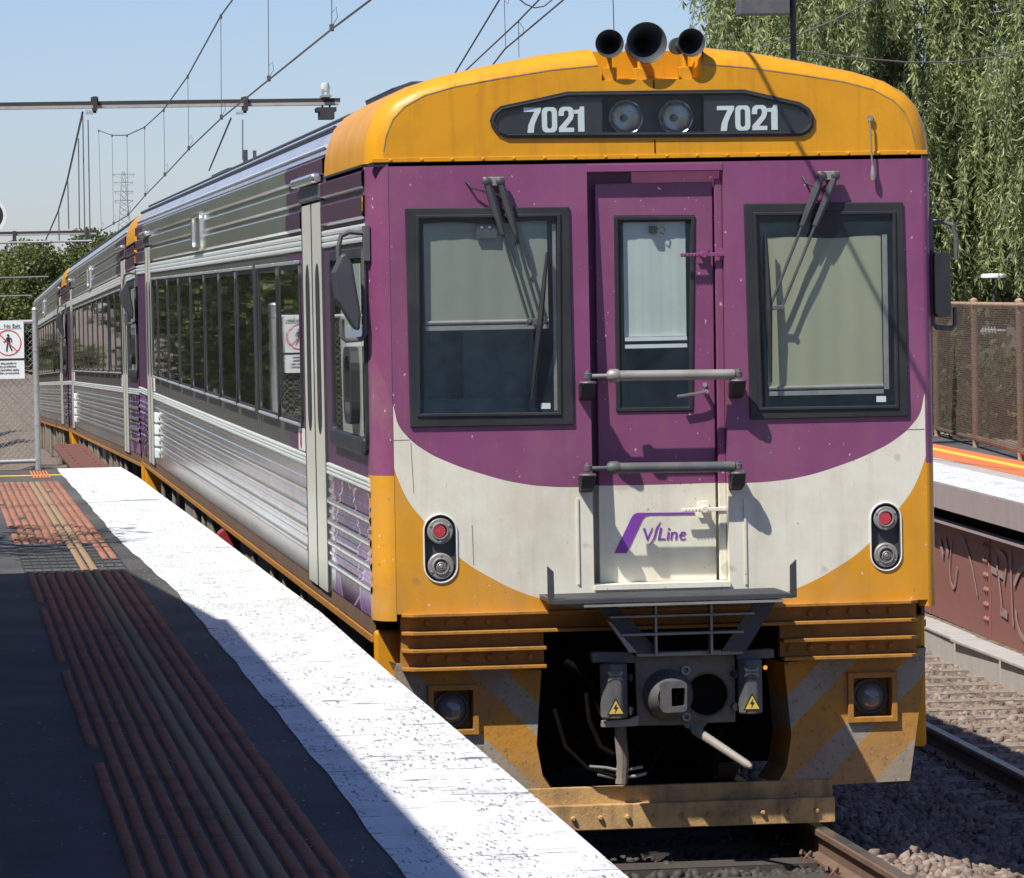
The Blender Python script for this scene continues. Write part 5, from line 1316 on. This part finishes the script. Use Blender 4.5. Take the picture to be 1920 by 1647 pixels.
for ys3 in (-1.0, 9.0):
    t = MB(); t.plate([(ys3 - .02, -.46), (ys3 + .02, -.46), (ys3 + .02, .52), (ys3 - .02, .52)], y0=-.0, y1=.2); mb = MB(); mb.add([(p[1], p[0], p[2]) for p in t.v], t.f); gchild('bracket', M_girder, mb, bev=.004)
gf = MB()
def gpen(pts, w_):
    for _ in range(2):
        q = [pts[0]]
        for a, b in zip(pts[:-1], pts[1:]): q += [(a[0] * .75 + b[0] * .25, a[1] * .75 + b[1] * .25), (a[0] * .25 + b[0] * .75, a[1] * .25 + b[1] * .75)]
        pts = q + [pts[-1]]
    w_ *= 1.5
    pts = [(-y, z) for y, z in pts]; t = MB(); t.ribbon(pts, w_, 0, .002); gf.add([(.186 - p[1], -p[0], p[2]) for p in t.v], t.f)
gpen([(2.5, .33), (2.3, .05), (2.2, -.16)], .035); gpen([(2.75, .20), (2.1, .17)], .04); gpen([(2.4, .38), (1.9, .35), (2.1, .10)], .03); gpen([(1.75, .42), (1.7, -.15), (1.65, -.25)], .03)
gpen([(1.6, .12), (1.2, .32), (.75, .30), (.55, .10), (.62, -.20), (1.0, -.34), (1.4, -.28), (1.55, -.1)], .04); gpen([(2.3, -.15), (1.95, -.17)], .05)
gpen([(4.9, .35), (5.1, .0), (4.8, -.15), (4.6, .1)], .025); gpen([(4.3, .42), (3.8, .2), (3.5, -.1)], .02); gpen([(.9, .47), (.7, .2), (.4, .44)], .02); gpen([(3.0, .46), (2.85, .2)], .02)
for p in [(5.6, .30), (5.3, .33)]: gpen([p, (p[0] - .2, p[1] - .14)], .06)
gchild('graffiti', M_graf, gf)
# chain link fence along the back of the far platform
fn = thing('platform_fence', 'rusting pipe and chain link fence along the back of the far platform', 'fence')
FN = Matrix.Translation(Vector((7.648, 23.24, .92))) @ Matrix.Rotation(-.115, 4, 'Z'); fn.matrix_world = FN
FH = 1.68
for k in range(-5, 5):
    mb = MB(); mb.cyl((0, k * 4.1, -.1), (0, k * 4.1, FH), .038, n=12); mb.lathe((0, k * 4.1, FH), (0, 0, 1), [(.045, -.06), (.045, .02), (.02, .04), (0, .045)], 12); mb.build('post', M_rpipe, fn, smooth=True, ang=40)
for z in (FH - .03, .10):
    mb = MB(); mb.cyl((.0, -20, z), (.0, 16.5, z), .026 if z > 1 else .03, n=10); mb.build('rail', M_rpipe, fn, smooth=True)
mb = chain(-6, 12, .1, FH - .03,   .05, .0017, lambda u_, z, s: (-.045 + s * .003, u_, z)); mb.build('chain_link_mesh', M_wirer, fn)
for z in (.11, FH - .04):
    mb = MB()
    for k in range(220): mb.lathe((0, -6 + k * .05, z), (0, 1, .3), [(.03, -.004), (.034, 0), (.03, .004)], 8)
    mb.build('lacing_wire', M_rpipe, fn)
# things beyond that fence: mast, stays, switch box, lamp
mast = thing('rusty_mast', 'dark rusty steel mast with white insulators and stay wires behind the far fence', 'mast')
c = hit(1893, 640, 1, 33.0)
mb = MB(); mb.box(c.x - .1, c.x + .12, c.y - .1, c.y + .1, -2, c.z + .05); mb.build('column', M_girdl, mast)
mb = MB(); mb.box(c.x - .06, c.x + .10, c.y - .12, c.y - .1, c.z - .7, c.z + .18); mb.build('face_plate', M_concp, mast)
mb = MB(); a = hit(1838, 622, 1, 32.7); b = hit(1885, 620, 1, 32.7); mb.cyl(a, b, .02)
for k in range(5): q = a + (b - a) * (.1 + k * .12); mb.lathe(q, (b - a), [(.02, -.02), (.055, 0), (.02, .02)], 12)
mb.build('insulator', M_insul, mast, smooth=True)
for pts in (((1785, 828), (1882, 700)), ((1768, 815), (1890, 745)), ((1757, 720), (1870, 655)), ((1785, 836), (1892, 795))):
    mb = MB(); mb.cyl(hit(*pts[0], 1, 31.0), hit(*pts[1], 1, 32.8), .010 if pts[1][1] == 795 else .006, n=5); mb.build('stay_wire', M_wire, mast)
c = hit(1879, 722, 1, 32.5); mb = MB(); mb.box(c.x - .06, c.x + .06, c.y - .05, c.y + .05, c.z - .12, c.z + .08); mb.box(c.x - .03, c.x + .02, c.y, c.y + .05, -1, c.z - .12); mb.build('switch_box', M_greyl, mast, bev=.01)
c = hit(1863, 518, 1, 34.0)
lm = thing('lamp_head', 'small white disc shaped lamp head in front of the weeping tree', 'lamp')
mb = MB(); mb.lathe(c, (0, 0, 1), [(0, .035), (.15, .03), (.165, .01), (.165, -.02), (.12, -.03), (0, -.03)], 28); mb.build('shade', M_sign, lm, smooth=True, ang=35)
mb = MB(); mb.cyl((c.x, c.y, -1), (c.x, c.y, c.z - .03), .02); mb.build('pole', M_gant, lm)
# equipment box on a pole above the cab roof line
c = hit(1430, 8, 1, 27.0); eq = thing('equipment_box', 'grey equipment box on a dark pole in front of the weeping tree', 'equipment box')
w_ = 48 / F * 50
mb = MB(); mb.box(c.x - w_, c.x + w_, c.y - .15, c.y + .15, hit(1430, 27, 1, 26.85).z, hit(1430, -40, 1, 27).z); mb.build('case', M_grey, eq, bev=.01)
c2_ = hit(1487, 50, 1, 27.1); mb = MB(); mb.cyl((c2_.x, c2_.y, .9), (c2_.x, c2_.y, c.z + .35), .035); mb.build('pole', M_black, eq)
# cables strung to the right
def sag(pts, name, label, r=.009, D=28.0):
    P = [hit(a, b, 1, D) for a, b in pts]; mb = MB(); mb.tube(P, r, 6); o = mb.build(name, M_cable, None, smooth=True); tag(o, label, 'cable'); return o
sag([(1470, 92), (1520, 99), (1600, 108), (1700, 117), (1780, 117), (1860, 108), (1960, 88), (2100, 50)], 'sagging_cable', 'thin dark cable sagging across the weeping tree')
sag([(1425, 90), (1480, 72), (1560, 40), (1640, -2), (1800, -90)], 'rising_cable', 'dark cable rising from behind the cab roof towards the top right')

# ---- overhead line equipment
def wp(px, py, h):
    lo, hi = 20, 400
    for _ in range(50):
        D = (lo + hi) / 2; p = hit(px, py, 1, -23 + D)
        if p.z > h + grade(p.y): hi = D
        else: lo = D
    return p
cat = thing('overhead_line', 'overhead contact wire above the train with its sagging messenger wire and droppers', 'overhead wire')
drop = [((414, 30), (415, 222)), ((352, 143), (354, 280)), ((307, 206), (309, 329)), ((271, 239), (272, 367)), ((238, 254), (240, 404)), ((210, 254), (213, 420)), ((185, 245), (190, 433))]
cw = [wp(695, 0, 5.5), wp(622, 55, 5.5), wp(504, 150, 5.5)]; mw = []
top = [hit(622, -190, 1, cw[1].y), hit(502, -90, 1, cw[2].y)]
for a, b in drop:
    q = wp(*b, 5.5); cw.append(q); mw.append(hit(*a, 1, q.y))
near = [Vector((-.26, -40, 5.55)), Vector((-.28, -2, 5.52)), Vector((.0, 8, 5.5))]
mb = MB(); mb.tube(near + cw, .012, 6); mb.build('contact_wire', M_cable, cat, smooth=True)
mb = MB(); mb.tube([Vector((.35, -40, 7.6)), Vector((.35, -5, 7.5))] + top + mw, .012, 6); mb.build('messenger_wire', M_cable, cat, smooth=True)
for a, b in zip(top + mw, cw[1:]):
    mb = MB(); mb.cyl(a, b, .005, n=5); mb.tube([b + Vector((0, 0, .02)), b + Vector((.06, 0, .12)), b + Vector((.05, 0, .22)), b + Vector((0, 0, .16))], .004, 5); mb.box(b.x - .02, b.x + .02, b.y - .05, b.y + .05, b.z - .02, b.z + .05)
    mb.box(a.x - .015, a.x + .015, a.y - .04, a.y + .04, a.z - .04, a.z + .02); mb.build('dropper', M_cable, cat)
# neighbouring line
cat2 = thing('overhead_line', 'overhead wires of the right hand track, passing behind the cab roof', 'overhead wire')
for pts, x in (([(940, -6), (862, 123)], 3.6), ([(1030, -20), (972, 40), (892, 115)], 3.9), ([(1066, -8), (947, 92), (930, 114)], 3.9)):
    P = [hit(a, b, 0, x) for a, b in pts]; P = [P[0] + (P[0] - P[1]) * 2] + P + [P[-1] + (P[-1] - P[-2]) * 1.5]; mb = MB(); mb.tube(P, .012, 6); mb.build('wire', M_cable, cat2, smooth=True)
for (a, b) in (((945, -20), (948, 90)), ((972, 40), (973, 108))):
    A = hit(*b, 0, 3.9); T_ = hit(*a, 1, A.y); mb = MB(); mb.cyl(T_, A, .005, n=5); mb.tube([T_, T_ + Vector((.07, 0, -.1)), T_ + Vector((.05, 0, -.2)), T_ + Vector((0, 0, -.15))], .004, 5); mb.build('dropper', M_cable, cat2)
P = [hit(a, b, 1, 30.) for a, b in ((968, -6), (985, 8), (1003, 15), (1020, 12), (1040, -4))]; mb = MB(); mb.tube(P, .009, 6); mb.build('jumper_loop', M_cable, cat2, smooth=True)
mb = MB(); mb.cyl(hit(1149, -20, 1, 25), hit(1151, 56, 1, 25), .006, n=5); mb.build('dropper', M_cable, cat2)
# gantries
def gantry(y, px1, pyb, half, label, posts=True):
    g_ = thing('gantry', label, 'gantry', group=None); R1 = hit(px1, pyb, 1, y); L1 = hit(-700, pyb, 1, y); dz = half / F * (y + 23)
    mb = MB(); mb.box(L1.x, R1.x, y - .12, y + .12, R1.z - dz * .15, R1.z + dz); mb.build('beam', M_gant, g_)
    mb = MB(); mb.box(L1.x, R1.x - .03, y - .15, y + .09, R1.z - dz, R1.z - dz * .16); mb.build('lower_flange', M_conc, g_)
    mb = MB(); mb.box(L1.x, L1.x + .3, y - .15, y + .15, -3, R1.z); mb.build('post', M_gant, g_)
    return g_, R1, dz
g1, R1, dz = gantry(59, 637, 191, 6.5, 'nearer overhead gantry, a dark beam with hanging insulators high above the train')
for px_ in (178, 460):
    c = hit(px_, 204, 1, 58.9); s = (59 + 23) / F
    mb = MB(); mb.box(c.x - 4 * s, c.x + 4 * s, 58.7, 59.3, c.z - 4 * s, c.z + 22 * s); mb.cyl((c.x, 59, c.z - 8 * s), (c.x, 59, c.z), 3 * s)
    for d in (-6, 6): mb.cyl((c.x + d * s, 59, c.z + 4 * s), (c.x + d * s, 59, c.z + 22 * s), 1.2 * s)
    mb.build('hanger', M_gant, g1)
    mb = MB()
    for k in range(5): mb.lathe((c.x - (5 + k * 3) * s, 58.9, c.z - 7 * s), (1, 0, 0), [(1.5 * s, -1.2 * s), (5.5 * s, 0), (1.5 * s, 1.2 * s)], 12)
    mb.build('insulator', M_insul, g1, smooth=True)
c = hit(611, 190, 1, 58.9); s = 82 / F
mb = MB(); mb.box(c.x - 9 * s, c.x + 9 * s, 58.7, 59.2, c.z + 7 * s, c.z + 11 * s); mb.box(c.x - 7 * s, c.x - 4 * s, 58.8, 59, c.z + 10 * s, c.z + 22 * s); mb.box(c.x + 4 * s, c.x + 7 * s, 58.8, 59, c.z + 10 * s, c.z + 22 * s); mb.build('bracket', M_galv, g1)
mb = MB(); mb.lathe((c.x, 59, c.z + 18 * s), (0, 0, 1), [(0, 0), (8 * s, 0), (9 * s, 8 * s), (7 * s, 16 * s), (0, 18 * s)], 16); mb.build('insulator', M_insul, g1, smooth=True)
mb = MB(); mb.box(c.x - 18 * s, c.x + 18 * s, 58.7, 59.3, c.z - 20 * s, c.z - 12 * s); mb.box(c.x - 13 * s, c.x + 14 * s, 58.7, 59.2, c.z - 34 * s, c.z - 20 * s); mb.cyl((c.x - 6 * s, 59, c.z - 14 * s), (c.x - 6 * s, 59, c.z - 6 * s), 2 * s); mb.cyl((c.x + 8 * s, 59, c.z - 14 * s), (c.x + 8 * s, 59, c.z - 6 * s), 2 * s); mb.build('hanging_switch', M_gant, g1)
mb = MB(); c = hit(155, 211, 1, 58.9); mb.tube([c, hit(126, 339, 1, 75), hit(109, 397, 1, 95), hit(75, 475, 1, 140)], .02, 6); mb.build('messenger_wire', M_cable, g1, smooth=True)
for (a, b) in (((147, 260), (149, 430)), ((155, 212), (159, 440)), ((165, 225), (169, 445)), ((127, 339), (129, 430)), ((110, 398), (111, 452)), ((433, 222), (392, 320)), ((455, 225), (455, 300))):
    mb = MB(); mb.cyl(hit(*a, 1, 66), hit(*b, 1, 66 if b[0] != 392 else 90), .012 if b[0] != 392 else .02, n=5); mb.build('dropper', M_cable, g1)
g2, R2, dz2 = gantry(118, 182, 436, 4, 'farther overhead gantry, a thin dark beam low over the distant trees')
mb = MB(); a, b = hit(-60, 457, 1, 117), hit(172, 452, 1, 117); mb.cyl(a, b, .035); mb.build('registration_tube', M_galv, g2)
s = 141 / F
for px_ in (27, 163):
    c = hit(px_, 442, 1, 117.5); mb = MB(); mb.box(c.x - 3 * s, c.x + 3 * s, 117, 118, c.z - 14 * s, c.z + 8 * s); mb.cyl((c.x - 12 * s, 117.5, c.z - 12 * s), (c.x, 117.5, c.z - 9 * s), 1.5 * s); mb.build('hanger', M_gant, g2)
mb = MB(); mb.cyl(hit(13, 462, 1, 117), hit(13, 480, 1, 117), .02); mb.cyl(hit(19, 462, 1, 117), hit(30, 482, 1, 117), .015); mb.build('dropper', M_cable, g2)
for py_, y_ in ((518, 175), (553, 210)):
    g3, _, _ = gantry(y_, 92 if py_ == 518 else 60, py_, 1.6, 'faint distant gantry, %s of the two against the far trees' % ('upper' if py_ == 518 else 'lower'))
# transmission pylon far behind
py = thing('transmission_pylon', 'tall lattice transmission pylon on the horizon behind the train', 'pylon')
Y0 = 1100.; s = (Y0 + 23) / F; ctr = hit(233, 400, 1, Y0)
mb = MB(); xb = ctr.x; topz = hit(232, 322, 1, Y0).z
def half(z): return (2.2 + (topz - z) / s * .085) * s
zz = [topz - k * 11 * s for k in range(24)]
for a, b in zip(zz[:-1], zz[1:]):
    ha, hb = half(a), half(b)
    for sx in (-1, 1):
        for sy in (-1, 1):
            mb.cyl((xb + sx * ha, Y0 + sy * ha, a), (xb + sx * hb, Y0 + sy * hb, b), .8 * s, n=4)
            mb.cyl((xb + sx * ha, Y0 + sy * ha, a), (xb - sx * hb, Y0 + sy * hb, b), .45 * s, n=4)
            mb.cyl((xb + sx * ha, Y0 + sy * ha, a), (xb + sx * hb, Y0 - sy * hb, b), .45 * s, n=4)
mb.build('lattice_mast', M_pyl, py)
for k, (dz_, ww) in enumerate(((5, 21), (20, 18), (37, 18), (54, 18))):
    z = topz - dz_ * s; mb = MB()
    mb.cyl((xb - ww * s, Y0, z), (xb + ww * s, Y0, z), .9 * s, n=4)
    for sx in (-1, 1): mb.cyl((xb + sx * ww * s, Y0, z), (xb + sx * 3 * s, Y0, z - 8 * s), .5 * s, n=4); mb.cyl((xb + sx * (ww - 2) * s, Y0, z), (xb + sx * (ww - 2) * s, Y0, z - 6 * s), .6 * s, n=4)
    mb.build('cross_arm', M_pyl, py)

# ---- vegetation
def leafquads(P, D, L, W_, rs):
    """one narrow quad per leaf: base P, direction D"""
    n = len(P); D = D / np.linalg.norm(D, axis=1, keepdims=True)
    S = np.cross(D, rs.normal(size=(n, 3))); S /= np.linalg.norm(S, axis=1, keepdims=True) + 1e-9
    L = L[:, None]; W_ = W_[:, None]
    V = np.stack([P, P + D * L * .5 + S * W_, P + D * L, P + D * L * .5 - S * W_], 1).reshape(-1, 3)
    return V, np.arange(n * 4).reshape(n, 4)
def weeping(cx, cy, z0, rx, ry, H, seed, n_str, name, label, low=2.6):
    """trunk, limbs and long hanging strands of narrow leaflets"""
    rs = np.random.RandomState(seed); t = thing(name, label, 'tree', (0, 0, 0), 'weeping trees behind the far platform')
    gz = -1.0
    mb = MB(); mb.tube([(cx, cy, gz), (cx + .1, cy, gz + 1.8), (cx - .1, cy + .1, z0)], [.32, .25, .18], 10)
    for k in range(12):
        a = k * 2.4; h = z0 - .8 + (k % 5) * .6; e = Vector((cx + math.cos(a) * rx * .75, cy + math.sin(a) * ry * .75, z0 + H * (.3 + .5 * ((k * 7) % 10) / 10)))
        b = Vector((cx, cy, h)); mb.tube([b, (b + e) / 2 + Vector((0, 0, .5)), e], [.10, .06, .02], 6)
    mb.build('trunk', M_bark, t, smooth=True)
    # clusters of strand heads over the crown surface and inside it
    u_ = rs.uniform(0, 2 * np.pi, n_str); v_ = np.arccos(rs.uniform(-.35, 1, n_str)); rad = rs.uniform(.45, 1.0, n_str) ** .5
    lump = 1 + .16 * np.sin(u_ * 5 + seed) + .12 * np.sin(v_ * 7 + u_ * 3)
    hx_ = cx + np.cos(u_) * np.sin(v_) * rx * rad * lump; hy = cy + np.sin(u_) * np.sin(v_) * ry * rad * lump; hz = z0 + np.cos(v_) * H * rad * lump
    nc = max(n_str // 20, 8); pick = rs.randint(0, nc, n_str); off = rs.normal(size=(n_str, 3)) * np.array([.27, .28, .32])
    hx_ = hx_[pick] + off[:, 0]; hy = hy[pick] + off[:, 1]; hz = hz[pick] + off[:, 2]
    ln = rs.uniform(.5, 1.5, n_str) * rs.uniform(.7, 1.5, nc)[pick]; ln = np.minimum(ln, np.maximum(hz - low + rs.uniform(-.1, .5, n_str), .3))
    drift = rs.normal(size=(n_str, 2)) * .10
    Ps, Ds = [], []; 
    for i in range(n_str):
        m = int(ln[i] * 34) + 4; tt = np.linspace(0, 1, m)
        out = np.array([hx_[i] - cx, hy[i] - cy]); out = out / (np.linalg.norm(out) + .01)
        x = hx_[i] + (out[0] * .25 + drift[i, 0]) * np.sqrt(tt) + .02 * np.sin(tt * 9 + i); y = hy[i] + (out[1] * .25 + drift[i, 1]) * np.sqrt(tt); z = hz[i] + .12 * np.sin(np.minimum(tt * 4, 1.5)) - ln[i] * tt
        p = np.stack([x, y, z], 1); Ps.append(np.repeat(p, 2, 0))
        d = rs.normal(size=(2 * m, 3)) * .45; d[:, 2] -= .75; Ds.append(d)
    P = np.concatenate(Ps); Dd = np.concatenate(Ds); n = len(P)
    Vv, Qq = leafquads(P, Dd, rs.uniform(.07, .16, n), rs.uniform(.009, .0145, n), rs)
    fastmesh('crown', Vv, Qq, M_leafw, t)
    return t
weeping(8.6, 38.0, 4.0, 1.75, 3.0, 5.2, 3, 3300, 'weeping_tree', 'weeping pepper tree behind the cab roof, left of the gap of sky', low=1.5)
weeping(12.6, 37.0, 3.6, 3.0, 3.6, 6.4, 5, 5200, 'weeping_tree', 'broad weeping pepper tree filling the right edge above the far fence', low=2.9)
weeping(10.4, 44.0, 2.6, 3.4, 2.5, 3.0, 8, 2200, 'weeping_tree', 'lower weeping tree in shade between the two taller ones', low=1.0)
def leafy(rx, ry, rz, n, L, seed, mat, clumps=26):
    """crown mesh of leaf clumps round the origin"""
    rs = np.random.RandomState(seed); c = rs.normal(size=(clumps, 3)); c /= np.linalg.norm(c, axis=1, keepdims=True); c *= rs.uniform(.35, 1.0, (clumps, 1)) * np.array([rx, ry, rz])
    k = rs.randint(0, clumps, n); r = rs.uniform(.28, .5, clumps) * min(rx, rz)
    o = rs.normal(size=(n, 3)); o /= np.linalg.norm(o, axis=1, keepdims=True); P = c[k] + o * (r[k] * rs.uniform(.55, 1.05, n))[:, None]
    D = o + rs.normal(size=(n, 3)) * .8
    V, Q = leafquads(P, D, rs.uniform(.6, 1.3, n) * L, rs.uniform(.25, .45, n) * L, rs); return V, Q
def tree(name, label, x, y, gz, h, r, seed, mat, n=9000, L=.22, group=None):
    t = thing(name, label, 'tree', (x, y, gz), group)
    mb = MB(); mb.tube([(0, 0, -.3), (.1, 0, h * .35), (-.05, .1, h * .7)], [r * .09, r * .06, r * .03], 8)
    for k in range(7):
        a = k * 2.4 + seed; b = Vector((0, 0, h * (.25 + .06 * k))); mb.tube([b, b + Vector((math.cos(a) * r * .6, math.sin(a) * r * .6, h * .22))], [r * .035, r * .01], 5)
    mb.build('trunk', M_bark, t, smooth=True)
    V, Q = leafy(r, r, h * .42, n, L, seed, mat); V[:, 2] += h * .58
    fastmesh('crown', V, Q, mat, t); return t
# trees beyond the far end of the train
T0 = []
for k, (px_, pyt, D, r, mt, nm, lab) in enumerate((
        (-8, 500, 270, 5.4, M_leafo, 'olive_tree', 'olive green tree at the far left, behind the gantries'),
        (42, 503, 285, 5.2, M_leafo, 'olive_tree', 'yellowish olive tree between the far left tree and the tall green one'),
        (88, 488, 262, 4.8, M_leafd, 'green_tree', 'fresh green tree left of the tall one, just clear of the coach roofs'),
        (150, 452, 255, 5.0, M_leafd, 'green_tree', 'tallest fresh green tree rising behind the last railcar roof'),
        (196, 466, 275, 5.0, M_leafd, 'green_tree', 'fresh green tree mostly hidden by the train roof'),
        (18, 486, 262, 5.0, M_leafo, 'olive_tree', 'rounded olive tree standing in front of the two at the far left'),
        (118, 462, 268, 5.2, M_leafo, 'olive_tree', 'dull olive tree filling the gap left of the tallest green tree'))):
    y = D - 23; top_ = hit(px_, pyt, 1, y); gz = grade(y) - .5; tree(nm, lab, top_.x, y, gz, (top_.z - gz) * 1.06, r, 40 + k, mt, n=30000, L=.22, group='trees beyond the train')
# trees along the near side of the line past the platform: mirrored in the coach windows
base = tree('lineside_tree', 'dark leafy tree nearest to the platform end in the row left of the train', -8.6, 50, grade(50) - .5, 9.5, 3.4, 61, M_leafd, n=12000, L=.26, group='lineside trees left of the train')
for k in range(1, 11):
    c = copy_tree(base); c['label'] = '%s dark leafy tree past the platform in the row left of the train' % ORD[k]; y = 50 + k * 9.5; c.location = (-8.4 - (k % 3) * .9, y, grade(y) - .5); c.rotation_euler = (0, 0, k * 1.7); c.scale = (1, 1, 1.0 + .12 * ((k * 5) % 4) / 3)
for k, (x, y) in enumerate(((-7.6, 33), (-8.2, 26))):
    c = copy_tree(base); c['label'] = ('smaller dark leafy tree just past the platform end gate', 'smallest dark leafy tree beside the platform end gate')[k]; c.location = (x, y, -.5); c.rotation_euler = (0, 0, 2 + k); c.scale = (.75, .75, .8)
# bushes closing the view under the far trees, and behind the far platform
bush = thing('dense_shrub', 'dark dense shrub behind the far fence, nearest to the cab', 'shrub', (9.6, 31, .3), 'dark shrubs behind the far fence')
V, Q = leafy(1.3, 1.3, 1.5, 9000, .11, 77, M_leafd, 30); V[:, 2] += .4; fastmesh('foliage', V, Q, M_leafd, bush)
mb = MB(); mb.cyl((0, 0, -1.3), (0, 0, .5), .06); mb.build('stem', M_bark, bush)
for k, (x, y, s) in enumerate(((9.9, 35, 1.2), (10.6, 39, 1.3), (12.2, 41, 1.4), (8.9, 33.5, .9), (11.0, 33.5, 1.1), (12.8, 36, 1.3))):
    c = copy_tree(bush); c['label'] = '%s dark dense shrub from the cab, behind the far fence' % ORD[k + 1]; c.location = (x, y, .2); c.rotation_euler = (0, 0, k * 1.3); c.scale = (s, s, s)
low = struct(fastmesh('lineside_scrub', *(lambda r: (r[0] * np.array([1, 1, 1]) + np.array([0, 262, grade(230) + .1]), r[1]))(leafy(14, 5, 1.8, 16000, .35, 91, M_leafo, 90)), M_leafo), 'stuff')
# overhanging tree that dapples the middle of the near platform
tree('platform_tree', 'leafy tree beside the near platform, its branches reaching over the tactile strip', -7.0, 7.2, PZ, 5.6, 2.6, 71, M_leafd, n=4200, L=.16)
